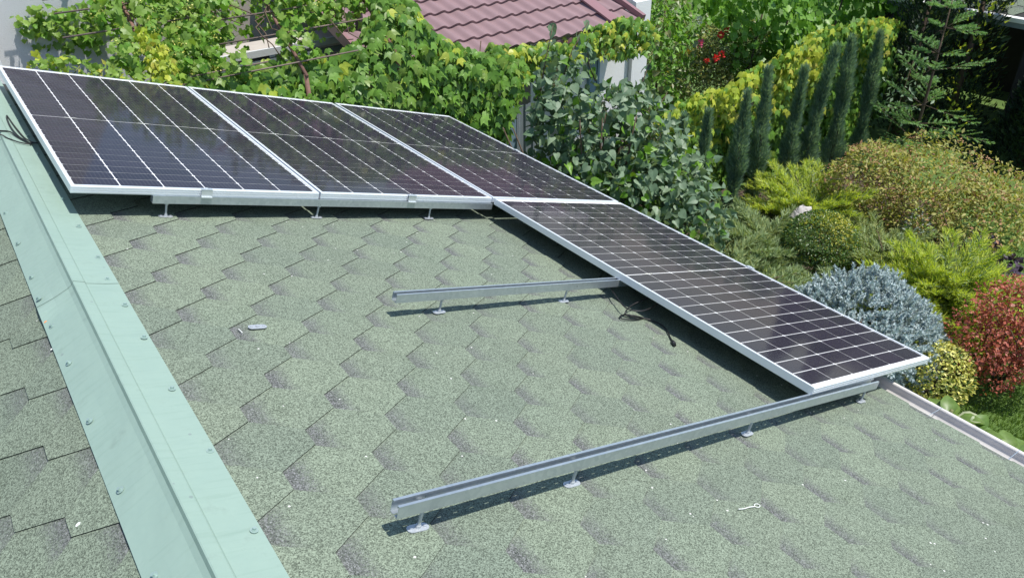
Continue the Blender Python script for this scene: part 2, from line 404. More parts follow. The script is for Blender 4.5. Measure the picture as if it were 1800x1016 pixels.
def lay(slope, M, rows, first, v_ref, ysign, visible, top, bottom):
    hv, hf, hm = [], [], []
    for k in range(rows):
        u0 = first + .137 * k
        me_ = TAB
        if u0 - .30 < top or u0 > bottom: me_ = tab_mesh(top - u0, bottom - u0)
        if me_ is None: continue
        tv = np.array([x.co[:] for x in me_.vertices]); tf = [tuple(p.vertices) for p in me_.polygons]; tm = [p.material_index for p in me_.polygons]
        off = 0 if k % 2 == 0 else .1665
        j0 = int((V0 - v_ref - off) / .333) - 1
        for j in range(j0, j0 + 26):
            vc = v_ref + off + .333 * j
            if vc < V0 + .16 or vc > V1 - .16: continue
            lift = random.uniform(-.12, .30); yaw = random.uniform(-.35, .35)
            T = Matrix.Translation((u0 + random.uniform(-.002, .002), ysign * vc + random.uniform(-.002, .002), 0)) @ Matrix.Rotation(R(yaw), 4, 'Z') @ Matrix.Rotation(R(-max(lift, 0) * .6), 4, 'Y')
            if visible(u0, vc):
                mobj('shingle', me_, slope, M @ T)
            else:
                b0 = len(hv)
                hv += [tuple(T @ Vector(x)) for x in tv]; hf += [tuple(i + b0 for i in f) for f in tf]; hm += tm
    if hv: tag(mobj('shingle_remainder', pymesh('shingle_remainder', hv, hf, ['shingle_granules', 'bitumen_edge'], hm), slope, M), kind='stuff')
def vis_r(u, v):
    if v < 2.12: return False
    if v < 4.35 and u > 2.62: return False
    if v > 5.35: return False
    if v > 4.75 + u * .42: return False
    return u > -.02
lay(roof_r, MR, 25, .034, 4.423, -1, vis_r, -.10, 3.10)
def vis_l(w, v): return .1 < w < .85 and 1.6 < v < 4.75 and w < .22 + (v - 2.0) * .28
lay(roof_l, ML, 23, .122, 3.878, 1, vis_l, .012, 3.18)
# starter strip at the eave
MB().box((3.085, -(V0 + V1) / 2, -.006), (.05, V1 - V0 - .02, .004)).obj('drip_edge', 'gutter_white', roof_r)

# ridge cap, swept in world X-Z along Y
def rp(u, h): q = MR @ Vector((u, 0, h)); return (q.x, q.z)
def lp(w, h): q = ML @ Vector((w, 0, h)); return (q.x, q.z)
cap_prof = [lp(.136, .0105), lp(.135, .013), lp(.07, .0135), lp(.012, .014), (rp(-.1195, .016)[0], rp(-.1195, .016)[1] - .000), rp(-.1165, .0295), rp(-.113, .0315), rp(-.079, .0255), rp(-.0755, .0235), rp(-.072, .0195), rp(-.01, .0145), rp(.037, .0128), rp(.038, .0105)]
def cap_fn(x, y):
    v = -y; d = APEX.x - x
    lift = 0
    if d > .03: lift = .020 * math.exp(-((v - 3.02) / .075) ** 2) * ((d - .03) / .1) ** 2 + .004 * math.exp(-((v - 1.75) / .2) ** 2) * (d / .13) ** 2
    return lift + (.0016 * math.sin(v * 5.1 + x * 9) + .0010 * math.sin(v * 13 + x * 31)) * (1 if abs(d) > .03 else .2)
cb = MB(); cb.sweep(cap_prof, -V1, -2.90, ny=120, fn=lambda x, y: cap_fn(x, y) - .0016)
lower_cap = cb.obj('ridge_cap', 'mint_metal', house, Matrix.Identity(4)); tag(lower_cap, 'nearer length of the mint green ridge cap, tucked under the farther one')
cb = MB(); cb.sweep(cap_prof, -2.985, -V0, ny=120, fn=cap_fn)
ridge_cap = cb.obj('ridge_cap', 'mint_metal', house, Matrix.Identity(4))
tag(ridge_cap, 'pale mint green folded metal ridge cap with a raised rib')
sb = MB(); sb.cyl((0, 0, 0), .0105, .0022, 12); sb.cyl((0, 0, .0022), .0068, .0015, 10); sb.cyl((0, 0, .0037), .0052, .006, 6)
SCREW = sb.mesh('screw', 'screw_steel')
for u, v in ((.011, .45), (.011, .78), (.011, 1.09), (.011, 1.406), (.012, 1.731), (.009, 2.075), (.011, 2.411), (.016, 2.745), (.006, 2.948), (.016, 3.168), (.018, 3.414), (.014, 3.746), (.021, 4.078), (.018, 4.416), (.016, 4.75)):
    mobj('screw', SCREW, ridge_cap, MR @ Matrix.Translation((u, -v, .0137)) @ Matrix.Rotation(random.uniform(0, 1), 4, 'Z'))
for w, v in ((.112, 1.4), (.112, 1.73), (.112, 2.053), (.111, 2.401), (.111, 2.733), (.112, 2.932), (.11, 3.142), (.104, 3.406), (.111, 3.737), (.105, 4.075), (.106, 4.4), (.106, 4.73)):
    mobj('screw', SCREW, ridge_cap, ML @ Matrix.Translation((w, v, .0137 + (.009 if abs(v - 2.932) < .01 else 0))) @ Matrix.Rotation(random.uniform(0, 1), 4, 'Z'))

# gutter along the eave (world X-Z profile)
gx, gz = rp(3.105, -.03)
gp = []
for i in range(9):
    a = math.pi + math.pi * i / 8
    gp.append((gx + .050 + .050 * math.cos(a), gz - .002 + .034 * math.sin(a)))
gp = [(gx - .004, gz + .012)] + gp + [(gx + .101, gz + .014), (gx + .106, gz + .020), (gx + .116, gz + .021), (gx + .121, gz + .014), (gx + .119, gz + .004), (gx + .111, gz)]
gb = MB(); gb.sweep(gp, -V1, -V0 + .05, ny=60, fn=lambda x, y: .002 * math.sin(y * 2.3))
gutter = gb.obj('gutter', 'gutter_white', house, Matrix.Identity(4), smooth=True)
hk = MB(); hk.tube([(-.01, 0, .02), (.03, 0, .024), (.08, .0, .022), (.116, 0, .023), (.123, 0, .006)], .0017, 6)
HOOK = hk.mesh('bracket', 'galvanised')
for v in (.4, 1.0, 1.6, 2.2, 2.8, 3.4, 4.0, 4.78, 5.14, 5.6):
    mobj('bracket', HOOK, gutter, Matrix.Translation((gx, -v, gz)) @ Matrix.Rotation(R(random.uniform(-14, 14)), 4, 'Z'))

# ------------------------------------------------------------------ solar panels (local: x across, y away, z out; origin at the near-left top corner)
def panel_meshes():
    fw, th = .0150, .035
    d = {}
    def bar(x0, y0, x1, y1, grooves):
        mb = MB()
        mb.box(((x0 + x1) / 2, (y0 + y1) / 2, -th / 2), (x1 - x0, y1 - y0, th))
        if grooves:       # ribs along the outer side
            for z in (-.006, -.0165, -.027):
                if grooves == 'y-': mb.box(((x0 + x1) / 2, y0 - .0016, z), (x1 - x0 - .002, .0036, .005))
                if grooves == 'y+': mb.box(((x0 + x1) / 2, y1 + .0006, z), (x1 - x0 - .002, .0022, .006))
        return mb
    d['near'] = bar(0, 0, W_, fw, 'y-').mesh('frame_rail', 'aluminium_frame')
    d['far'] = bar(0, L_ - fw, W_, L_, 'y+').mesh('frame_rail', 'aluminium_frame')
    d['left'] = bar(0, fw, fw, L_ - fw, None).mesh('frame_rail', 'aluminium_frame')
    d['right'] = bar(W_ - fw, fw, W_, L_ - fw, None).mesh('frame_rail', 'aluminium_frame')
    d['back'] = MB().box((W_ / 2, L_ / 2, -.0065), (W_ - 2 * fw - .0006, L_ - 2 * fw - .0006, .003)).mesh('backsheet', 'backsheet_white')
    g = MB(); g.add([(fw + .0003, fw + .0003, -.0016), (W_ - fw - .0003, fw + .0003, -.0016), (W_ - fw - .0003, L_ - fw - .0003, -.0016), (fw + .0003, L_ - fw - .0003, -.0016)], [(0, 1, 2, 3)])
    d['glass'] = g.mesh('glass', 'panel_glass')
    cw, ch, cc = .1791, .0878, .0055
    def cell(flip):
        s = -1 if flip else 1
        pts = [(-cw / 2, (-ch / 2 + cc) * s), (-cw / 2 + cc, -ch / 2 * s), (cw / 2 - cc, -ch / 2 * s), (cw / 2, (-ch / 2 + cc) * s), (cw / 2, (ch / 2 - cc) * s), (cw / 2 - cc, ch / 2 * s), (-cw / 2 + cc, ch / 2 * s), (-cw / 2, (ch / 2 - cc) * s)]
        if flip: pts = pts[::-1]
        m_ = MB(); m_.add([(x, y, 0) for x, y in pts], [tuple(range(8))]); return m_.mesh('cell', 'solar_cell')
    d['cell'] = (cell(False), cell(True))
    rb = MB(); rb.box((0, 0, 0), (.062, .0065, .0006)); d['ribbon'] = rb.mesh('ribbon', 'nylon_white')
    jb = MB(); jb.box((0, 0, 0), (.10, .05, .02)); d['jbox'] = jb.mesh('junction_box', 'black_cable')
    return d
PM = panel_meshes()
def panel(u, v_near, label, yaw=0., dz=0.):
    M = MR @ Matrix.Translation((u, -v_near, .150 + dz)) @ Matrix.Rotation(R(yaw), 4, 'Z')
    t = thing('solar_module', M, label, 'solar panel', 'solar panels on the shingle roof')
    for k in ('near', 'far', 'left', 'right'): mobj('frame_rail', PM[k], t)
    mobj('backsheet', PM['back'], t); mobj('glass', PM['glass'], t)
    px = (W_ - 6 * .1812 - 5 * .0036) / 2; pitch = .1812 + .0036
    ph = .0897 + .0029; mid = .0065
    y0 = (L_ - (24 * .0897 + 22 * .0029 + mid)) / 2
    for r in range(24):
        y = y0 + .0897 / 2 + r * ph + (mid - .0029 if r >= 12 else 0)
        for c in range(6):
            mobj('cell', PM['cell'][r % 2], t, M @ Matrix.Translation((px + .0906 + c * pitch, y, -.0036)))
    ym = y0 + 12 * ph - .0029 + mid / 2
    for c in (1, 2, 3, 4, 5):
        if c in (1, 3, 5): mobj('ribbon', PM['ribbon'], t, M @ Matrix.Translation((px + c * pitch - .0018, ym, -.0033)))
    for c in (1, 3, 5): mobj('junction_box', PM['jbox'], t, M @ Matrix.Translation((px + c * pitch, ym, -.019)))
    return t
panel(0, L_, 'leftmost solar panel of the far row, beside the mint ridge cap')
panel(W_ + G_, L_ - .004, 'middle solar panel of the three in the far row')
panel(2 * W_ + 2 * G_, L_ - .012, 'rightmost solar panel of the far row, next to the lilac', yaw=-.4)
panel(2 * W_ + 2 * G_ - .004, 2 * L_ + G_ + .004, 'single nearer solar panel sloping toward the gutter and the yellow globe shrub', yaw=.0)

# ------------------------------------------------------------------ mounting rails
def rail(name, u0, u1, v, label, feet, yaw=0., clamps=()):
    M = MR @ Matrix.Translation((u0, -v, .077)) @ Matrix.Rotation(R(yaw), 4, 'Z')     # z=0 is the rail's underside
    t = thing('mounting_rail', M, label, 'rail', 'mounting rails on the roof')
    Lr = u1 - u0; w, h, k = .036, .0378, .0022
    mb = MB()
    mb.box((Lr / 2, -w / 2 + k / 2, h / 2), (Lr, k, h)); mb.box((Lr / 2, w / 2 - k / 2, h / 2), (Lr, k, h))
    for s_ in (-1, 1):                                     # inward lips
        mb.box((Lr / 2, s_ * (w / 2 - k - .0031), h - k / 2), (Lr, .0062, k - .0002))
        mb.box((Lr / 2, s_ * (w / 2 - k - .0053), h - k - .0025), (Lr, .0018, .005))
        mb.box((Lr / 2, s_ * (w / 2 - k - .0065), k / 2), (Lr, .0130, k - .0002))
    x = .012
    segs = []
    while x < Lr:                                          # slotted floor
        e = min(x + .040, Lr); mb.box(((x + e) / 2, 0, k / 2), (e - x, .0054, k - .0004)); x = e + .014
    mb.obj('channel', 'galvanised', t)
    for fu in feet:
        q = Matrix.Translation((fu - u0, 0, 0)) @ Matrix.Rotation(R(random.uniform(-6, 6)), 4, 'Z')
        pl = []
        for i in range(7): a = -math.pi / 2 + math.pi * i / 6; pl.append((.018 + .0145 * math.cos(a), .0145 * math.sin(a)))
        for i in range(7): a = math.pi / 2 + math.pi * i / 6; pl.append((-.018 + .0145 * math.cos(a), .0145 * math.sin(a)))
        fb = MB(); fb.prism(pl, -.0690, -.0662)
        lean = random.uniform(-.004, .006)
        fb.tube([(0, 0, -.0662), (lean, 0, .004)], .0050, 10); fb.cyl((0, 0, -.0662), .0078, .009, 10)
        fb.cyl((lean, 0, -.008), .011, .006, 6); fb.cyl((lean, 0, .003), .0105, .006, 6)
        fo = fb.obj('foot', 'zinc_bright', t, M @ q)
        for sx_ in (-.021, .021):
            MB().cyl((sx_, 0, -.0662), .0050, .0036, 8).obj('screw', 'zinc_bright', fo)
    for cu, kind in clamps:
        cl = MB()
        if kind == 'end':
            cl.box((0, -.021, .052), (.05, .003, .044)); cl.box((0, -.012, .0746), (.05, .024, .0028)); cl.box((0, -.027, .039), (.05, .012, .003)); cl.cyl((0, -.011, .076), .006, .005, 8)
        else:
            cl.box((0, 0, .0746), (.05, .034, .0028)); cl.cyl((0, 0, .076), .0065, .005, 8)
        cl.obj('clamp', 'aluminium_clamp', t, M @ Matrix.Translation((cu - u0, 0, 0)))
    return t
rail('r', .33, 2.303, 2.268, 'long galvanised rail under the near edge of the far panel row', (.396, 1.152, 1.863), clamps=((.567, 'end'), (1.711, 'end')))
rail('r', .968, 3.36, 3.405, 'galvanised rail in the middle of the roof running under the single panel', (1.21, 1.955, 3.0))
rail('r', .318, 2.86, 4.553, 'long galvanised rail nearest the camera with its open channel end', (.406, .965, 1.90, 2.80), yaw=-.75)
rail('r', .25, 3.40, .02, 'galvanised rail under the far upper edge of the panel row', (.5, 1.5, 2.6))
# side clamps that hold the right edges and the joint of the two right-hand panels
def clampobj(u, v, label):
    cb_ = MB(); cb_.box((0, 0, .001), (.03, .05, .0025)); cb_.box((.008, 0, -.02), (.004, .05, .041)); cb_.cyl((.0, 0, .002), .006, .005, 8)
    o = cb_.obj('panel_clamp', 'aluminium_clamp', None, MR @ Matrix.Translation((u, -v, .152)))
    tag(o, label, 'clamp')
clampobj(3 * W_ + 2 * G_ - .004, 3.442, 'small aluminium clamp on the outer edge of the single nearer panel')
clampobj(3 * W_ + 2 * G_ - .004, 1.06, 'small aluminium clamp on the outer edge of the far row by the lilac')

# loose fixing plate, tie offcut, cable, flakes
pl = MB(); poly = []
for i in range(7): a = -math.pi / 2 + math.pi * i / 6; poly.append((.020 + .0145 * math.cos(a), .0145 * math.sin(a)))
for i in range(7): a = math.pi / 2 + math.pi * i / 6; poly.append((-.020 + .0145 * math.cos(a), .0145 * math.sin(a)))
pt = thing('fixing_plate', MR @ Matrix.Translation((.408, -3.40, .009)) @ Matrix.Rotation(R(-3), 4, 'Z'), 'lone bright zinc fixing plate screwed flat to the shingles', 'fixing plate')
pl.prism(poly, 0, .003).obj('plate', 'zinc_bright', pt)
for sx_ in (-.023, .023): MB().cyl((sx_, 0, .003), .0058, .004, 8).obj('screw', 'zinc_bright', pt)
MB().cyl((0, 0, .003), .008, .005, 6).obj('nut', 'zinc_bright', pt)
def curve_obj(name, pts, r, mat, label, cat, sub=6, seg=6, extra=None, M=MR):
    P = [Vector((a, -b, c)) for a, b, c in pts]; out = []
    for i in range(len(P) - 1):
        p0, p1, p2, p3 = P[max(i - 1, 0)], P[i], P[i + 1], P[min(i + 2, len(P) - 1)]
        for s_ in range(sub):
            t = s_ / sub
            out.append(.5 * ((2 * p1) + (-p0 + p2) * t + (2 * p0 - 5 * p1 + 4 * p2 - p3) * t * t + (-p0 + 3 * p1 - 3 * p2 + p3) * t ** 3))
    out.append(P[-1])
    base = Vector((P[0].x, P[0].y, 0))
    t = thing(name, M @ Matrix.Translation(base), label, cat)
    mb = MB(); mb.tube([q - base for q in out], r, seg); mb.obj('strand', mat, t, smooth=True)
    if extra: extra(t, [q - base for q in out])
    return t
def connector(t, path):
    d = (path[-1] - path[-4]).normalized(); e = path[-1]
    mb = MB(); mb.tube([e, e + d * .012, e + d * .014, e + d * .03, e + d * .032, e + d * .048], [.007, .0085, .0105, .0105, .008, .0075], 10)
    mb.obj('connector', 'black_cable', t)
curve_obj('solar_cable', [(2.40, 3.30, .09), (2.348, 3.33, .075), (2.312, 3.376, .05), (2.258, 3.46, .05), (2.196, 3.603, .05), (2.247, 3.663, .06), (2.367, 3.645, .08), (2.419, 3.606, .09), (2.396, 3.583, .09), (2.272, 3.576, .05), (2.193, 3.607, .03), (2.199, 3.62, .016), (2.24, 3.64, .0135), (2.285, 3.651, .013), (2.219, 3.66, .0125), (2.15, 3.64, .0125), (2.152, 3.615, .0125), (2.195, 3.605, .014), (2.227, 3.63, .02), (2.279, 3.656, .0145), (2.323, 3.695, .0125), (2.331, 3.747, .0125), (2.308, 3.797, .0125), (2.265, 3.852, .0125), (2.237, 3.891, .0135)], .0038, 'black_cable',
          'black looped cable with a plug hanging from the single nearer panel', 'cable', extra=connector)
curve_obj('solar_cable', [(-.30, 1.12, .03), (-.135, 1.131, .045), (-.111, 1.095, .036), (-.068, 1.07, .027), (-.042, 1.148, .023), (-.007, 1.232, .021), (.03, 1.255, .03), (.02, 1.259, .03), (-.01, 1.163, .022), (-.028, .963, .022), (-.037, .77, .022), (-.041, .73, .024), (-.049, .809, .026), (-.051, .981, .026), (-.035, 1.152, .025), (.001, 1.263, .024), (-.048, 1.255, .026), (-.093, 1.212, .031), (-.142, 1.186, .044), (-.30, 1.18, .03)], .0038, 'black_cable',
          'black cable coil lying on the ridge cap beside the leftmost panel', 'cable')
def tie_head(t, path):
    mb = MB(); ring = []
    for i in range(13):
        a = 2 * math.pi * i / 12 - math.pi; ring.append(path[-1] + Vector((.012 + .012 * math.cos(a), .008 * math.sin(a), 0)))
    mb.tube(ring, .0016, 5); mb.obj('loop', 'nylon_white', t)
curve_obj('wire_tie', [(1.434, 4.868, .0105), (1.455, 4.875, .0115), (1.48, 4.877, .0115), (1.507, 4.883, .0115)], .0019, 'nylon_white', 'white wire tie with a small loop lying on the near shingles', 'tie', extra=tie_head)
curve_obj('shaving', [(.337, 3.402, .010), (.3375, 3.415, .0115), (.341, 3.433, .010)], .0017, 'nylon_white', 'thin white curl of swarf beside the lone fixing plate', 'shaving')
def flake(M, s, label, mat='nylon_white'):
    pts = [(s * (1 + .3 * random.random()) * math.cos(a) * 1.5, s * (1 + .3 * random.random()) * math.sin(a)) for a in [i * math.pi / 3 for i in range(6)]]
    o = MB().prism(pts, 0, s * .45).obj('flake', mat, None, M); tag(o, label, 'flake')
simple('orange_paint', (.75, .28, .10), .6)
flake(ML @ Matrix.Translation((.235, 4.064, .006)), .005, 'oval white paint flake on the left slope near the bottom corner')
flake(ML @ Matrix.Translation((.246, 3.345, .004)), .005, 'white paint flake at a tab edge on the left slope')
flake(ML @ Matrix.Translation((.139, 3.257, .008)), .004, 'tiny pinkish white flake touching the left edge of the ridge cap')
flake(ML @ Matrix.Translation((.123, 3.095, .0175)), .0035, 'orange paint fleck on the lifted left edge of the ridge cap', 'orange_paint')

# ------------------------------------------------------------------ leaf machinery
def mirror(half):
    return half + [(-x, y) for x, y in half[::-1] if abs(x) > 1e-6]
def fan(outline, center, zf):
    v = [(center[0], center[1], zf(*center))] + [(x, y, zf(x, y)) for x, y in outline]
    n = len(outline); f = [(0, 1 + i, 1 + (i + 1) % n) for i in range(n)]
    return np.array(v), f
def T_ivy(c=1.): return fan(mirror([(0, .08), (.16, -.04), (.38, .08), (.52, .34), (.70, .70), (.40, .56), (.25, .60), (.16, .80), (0, 1.12)]), (0, .36), lambda x, y: -.30 * c * abs(x) ** 1.2 - .28 * c * (y - .3) ** 2)
def T_grape(c=1.): return fan(mirror([(0, .12), (.24, -.08), (.47, .06), (.42, .28), (.58, .50), (.38, .60), (.26, .82), (.10, .84), (0, 1.0)]), (0, .36), lambda x, y: .16 * c * abs(x) - .22 * c * (y - .35) ** 2)
def T_heart(c=1.): return fan(mirror([(0, .09), (.18, -.05), (.37, .08), (.43, .30), (.34, .56), (.16, .82), (0, 1.08)]), (0, .38), lambda x, y: .34 * c * abs(x) - .30 * c * max(0, y - .3) ** 2)
def T_oval(c=1.): return (np.array([(0, 0, 0), (.25, .45, .07 * c), (0, 1, -.10 * c), (-.25, .45, .07 * c)]), [(0, 1, 2), (0, 2, 3)])
def T_round(c=1.): return (np.array([(0, 0, 0), (.36, .3, .06), (.3, .75, .03), (0, 1, -.05), (-.3, .75, .03), (-.36, .3, .06)]), [(0, 1, 2, 3), (0, 3, 4, 5)])
def T_needle(w=.09): return (np.array([(-w / 2, 0, 0), (w / 2, 0, 0), (0, 1, 0)]), [(0, 1, 2)])
def T_hosta(): return fan(mirror([(0, .02), (.2, .06), (.34, .28), (.34, .5), (.2, .8), (0, 1.06)]), (0, .45), lambda x, y: .35 * abs(x) - .5 * (y - .4) ** 2)

def unit(a): return a / np.maximum(np.linalg.norm(a, axis=1, keepdims=True), 1e-9)
def frames(tip, nrm):
    y = unit(tip); n = nrm - (nrm * y).sum(1, keepdims=True) * y
    bad = np.linalg.norm(n, axis=1) < 1e-4
    n[bad] = np.array([.3, .2, 1.]); n = unit(n - (n * y).sum(1, keepdims=True) * y)
    x = np.cross(y, n)
    return np.stack([x, y, n], axis=2)          # columns
def cloud_mesh(name, tpls, pos, tip, nrm, scale, mats, midx):
    """one mesh of many leaves; tpls is a list of (verts, faces) picked at random"""
    F = frames(tip, nrm); n = len(pos)
    pick = rng.integers(0, len(tpls), n)
    vs, loops, starts, totals, mi = [], [], [], [], []
    vb = 0; lb = 0
    for k, (tv_, tf_) in enumerate(tpls):
        idx = np.nonzero(pick == k)[0]
        if not len(idx): continue
        V = np.einsum('nij,kj->nki', F[idx], tv_) * scale[idx][:, None, None] + pos[idx][:, None, :]
        vs.append(V.reshape(-1, 3)); nv = len(tv_)
        base = vb + np.arange(len(idx)) * nv
        sizes = np.array([len(f) for f in tf_]); flat = np.concatenate([np.array(f) for f in tf_])
        loops.append((base[:, None] + flat[None, :]).ravel())
        totals.append(np.tile(sizes, len(idx)))
        mi.append(np.repeat(midx[idx], len(tf_)))
        vb += nv * len(idx)
    v = np.concatenate(vs); lo = np.concatenate(loops); to = np.concatenate(totals); st = np.concatenate([[0], np.cumsum(to)[:-1]])
    me = bpy.data.meshes.new(name)
    me.vertices.add(len(v)); me.vertices.foreach_set('co', v.astype(np.float32).ravel())
    me.loops.add(len(lo)); me.loops.foreach_set('vertex_index', lo.astype(np.int32))
    me.polygons.add(len(to)); me.polygons.foreach_set('loop_start', st.astype(np.int32)); me.polygons.foreach_set('loop_total', to.astype(np.int32))
    for mm in mats: me.materials.append(MATS[mm])
    me.polygons.foreach_set('material_index', np.concatenate(mi).astype(np.int32))
    me.update(calc_edges=True); me.validate()
    return me
def foliage(root, name, tpls, pos, tip, nrm, scale, mats, midx=None, kind=None):
    pos = np.asarray(pos, float); n = len(pos)
    scale = np.full(n, scale) if np.isscalar(scale) else scale
    midx = np.zeros(n, int) if midx is None else midx
    o = np.array(WM[root.name].translation)
    me = cloud_mesh(name, tpls, pos - o, tip, nrm, scale, mats, midx)
    ob = mobj(name, me, root)
    if kind: ob['kind'] = kind
    return ob
CAMP = np.array((-.25, -5.807, 4.848))
def leaves_split(root, tpls, pos, tip, nrm, scale, mats, midx, single, name='foliage', lname='leaf'):
    """the `single` leaves that face the camera in front become objects of their own, the rest one part"""
    pos = np.asarray(pos, float); n = len(pos); scale = np.full(n, scale) if np.isscalar(scale) else scale
    midx = np.zeros(n, int) if midx is None else midx
    d = np.linalg.norm(pos - CAMP, axis=1) - rng.random(n) * .25
    order = np.argsort(d); front = order[:single]; rest = order[single:]
    F = frames(tip, nrm)
    me = {}
    for k, (tv_, tf_) in enumerate(tpls):
        for j, mm in enumerate(mats): me[(k, j)] = pymesh(lname, tv_, [tuple(f) for f in tf_], mm)
    for i in front:
        k = int(rng.integers(0, len(tpls))); s_ = scale[i]
        M = Matrix([[F[i, r, c] * s_ for c in range(3)] + [pos[i, r]] for r in range(3)] + [[0, 0, 0, 1]])
        mobj(lname, me[(k, int(midx[i]))], root, M)
    if len(rest): foliage(root, name, tpls, pos[rest], tip[rest], nrm[rest], scale[rest], mats, midx[rest], kind='stuff')
def rnd(n): return unit(rng.normal(size=(n, 3)))
UP = np.array([0, 0, 1.])
def bumps(d, seed, amp):
    r_ = np.random.default_rng(seed); out = np.zeros(len(d))
    for k in range(7):
        a = r_.normal(size=3) * (2 + k * 1.2); out += np.sin(d @ a + r_.random() * 6.28) / (1 + k * .5)
    return 1 + amp * out / 2
def shell(c, rad, n, seed, amp=.16, zmin=-.35, thick=.12):
    d = rnd(int(n * 2.2) + 40); d = d[d[:, 2] > zmin][:n]
    r_ = bumps(d, seed, amp) * (1 - np.abs(rng.normal(0, thick, len(d))))
    return np.array(c) + d * np.array(rad) * r_[:, None], unit(d / np.array(rad))
def in_poly(x, y, poly):
    inside = np.zeros(len(x), bool); j = len(poly) - 1
    for i in range(len(poly)):
        xi, yi = poly[i]; xj, yj = poly[j]
        inside ^= ((yi > y) != (yj > y)) & (x < (xj - xi) * (y - yi) / (yj - yi + 1e-12) + xi); j = i
    return inside
def poly_points(poly, n, margin=0.):
    xs = [p_[0] for p_ in poly]; ys = [p_[1] for p_ in poly]; X = np.zeros(0); Y = np.zeros(0)
    while len(X) < n:
        x = rng.uniform(min(xs), max(xs), n * 2); y = rng.uniform(min(ys), max(ys), n * 2)
        k = in_poly(x, y, poly); X = np.r_[X, x[k]]; Y = np.r_[Y, y[k]]
    return X[:n], Y[:n]
def stems(root, name, paths, mat='bark'):
    o = Vector(WM[root.name].translation); out = []
    for pts, r in paths:
        mb = MB(); mb.tube([Vector(p_) - o for p_ in pts], r, 6); out.append(mb.obj(name, mat, root, smooth=True))
    return out

# ------------------------------------------------------------------ buildings beyond
# left-hand house wall
lh = thing('neighbour_house', (-1, 1.7, 0), 'grey rendered house wall in vine shade behind the leftmost panel', 'house')
MB().box((.4, .15, 2.6), (3.6, .3, 5.2)).obj('wall', 'house_render', lh)
MB().box((.62, -.10, 2.6), (.95, .2, 5.2)).obj('sunlit_strip_white', 'white_plaster', lh)  # white box stands in for the sunlit strip of the wall
an = thing('annex', (3.0, 3.0, 0), 'low beige annex with a white edged canopy behind the grape pergola', 'annex')
MB().box((.1, .9, 1.9), (3.6, .2, 3.8)).obj('wall', 'beige_wall', an)
cn = MB(); cn.box((-.05, -.50, 2.68), (2.3, .38, .03)); cn.obj('canopy', 'beige_wall', an)
MB().box((-.05, -.72, 2.67), (2.34, .03, .07)).obj('fascia', 'house_render', an)
MB().box((-.05, -.70, 2.57), (2.34, .05, .05)).obj('gutter', 'grey_fence_sheet', an)
wd = MB().box((-.5, .78, 1.75), (1.1, .04, 1.3)).obj('window', 'dark_timber_and_shade', an)
for x_ in (-1.05, .05): MB().box((x_, .75, 1.75), (.06, .06, 1.34)).obj('frame', 'white_plaster', wd)

# maroon metal-tile outbuilding
ob = thing('outbuilding', (5, 1.4, 0), 'outbuilding with a maroon wave profiled metal tile roof and white end wall', 'outbuilding')
PT = R(17); EY, EZ = .95, 2.60; X0, X1 = 3.12, 6.70
wv, row = .183, .30; nx = int((X1 - X0) / wv * 10); RW = 13
def tile_v(i, r, sub):
    x = X0 + (X1 - X0) * i / nx; s_ = r * row + sub * row
    ph = math.cos(2 * math.pi * (x - X0) / wv)
    h = .017 * ph + (.028 * (1 - sub))
    y = EY + s_ * math.cos(PT) - h * math.sin(PT) - .012 * ph * (1 - sub); z = EZ + s_ * math.sin(PT) + h * math.cos(PT)
    return (x - 5, y - 1.4, z)
rv, rf, nsm = [], [], []
subs = (0, .12, .4, .7, 1.06)
for r in range(RW):
    k0 = len(rv)
    for sub in subs: rv += [tile_v(i, r, sub) for i in range(nx + 1)]
    for a in range(len(subs) - 1):
        for i in range(nx): rf.append((k0 + a * (nx + 1) + i, k0 + a * (nx + 1) + i + 1, k0 + (a + 1) * (nx + 1) + i + 1, k0 + (a + 1) * (nx + 1) + i))
    k1 = len(rv); front = [tile_v(i, r, 0) for i in range(nx + 1)]          # undercut drop edge of each step
    rv += front + [(x, y + .016, z - .026) for x, y, z in front]
    for i in range(nx): rf.append((k1 + nx + 1 + i, k1 + nx + 2 + i, k1 + i + 1, k1 + i))
rme = pymesh('roof', rv, rf, 'maroon_tile_paint', smooth=True)
orf = mobj('roof', rme, ob)
def on_roof(x, s_, h): return (x - 5, EY + s_ * math.cos(PT) - h * math.sin(PT) - 1.4, EZ + s_ * math.sin(PT) + h * math.cos(PT))
MRT = Matrix.Translation((-5 + 6.27, EY - 1.4, EZ)) @ Matrix.Rotation(PT, 4, 'X')
sm = MB(); sm.box((0, RW * row / 2 - .01, .048), (.15, RW * row, .022)); sm.obj('seam_cover', 'maroon_trim', ob, WM[ob.name] @ MRT)
MRT2 = Matrix.Translation((-5 + X1 + .01, EY - 1.4, EZ)) @ Matrix.Rotation(PT, 4, 'X')
MB().box((0, RW * row / 2, .035), (.05, RW * row, .07)).obj('verge_trim', 'maroon_trim', ob, WM[ob.name] @ MRT2)
MRT3 = Matrix.Translation((-5 + X0 - .01, EY - 1.4, EZ)) @ Matrix.Rotation(PT, 4, 'X')
MB().box((0, RW * row / 2, .0), (.04, RW * row, .12)).obj('verge_trim', 'maroon_trim', ob, WM[ob.name] @ MRT3)
MB().box((0, EY + .03 - 1.4, EZ - .055), (3.56, .025, .06)).obj('fascia', 'maroon_trim', ob)
MB().box((1.35, .06, 1.27), (1.15, .18, 2.5)).obj('wall', 'white_plaster', ob)
MB().box((-.55, .6, 1.2), (2.6, .12, 2.4)).obj('wall', 'beige_wall', ob)
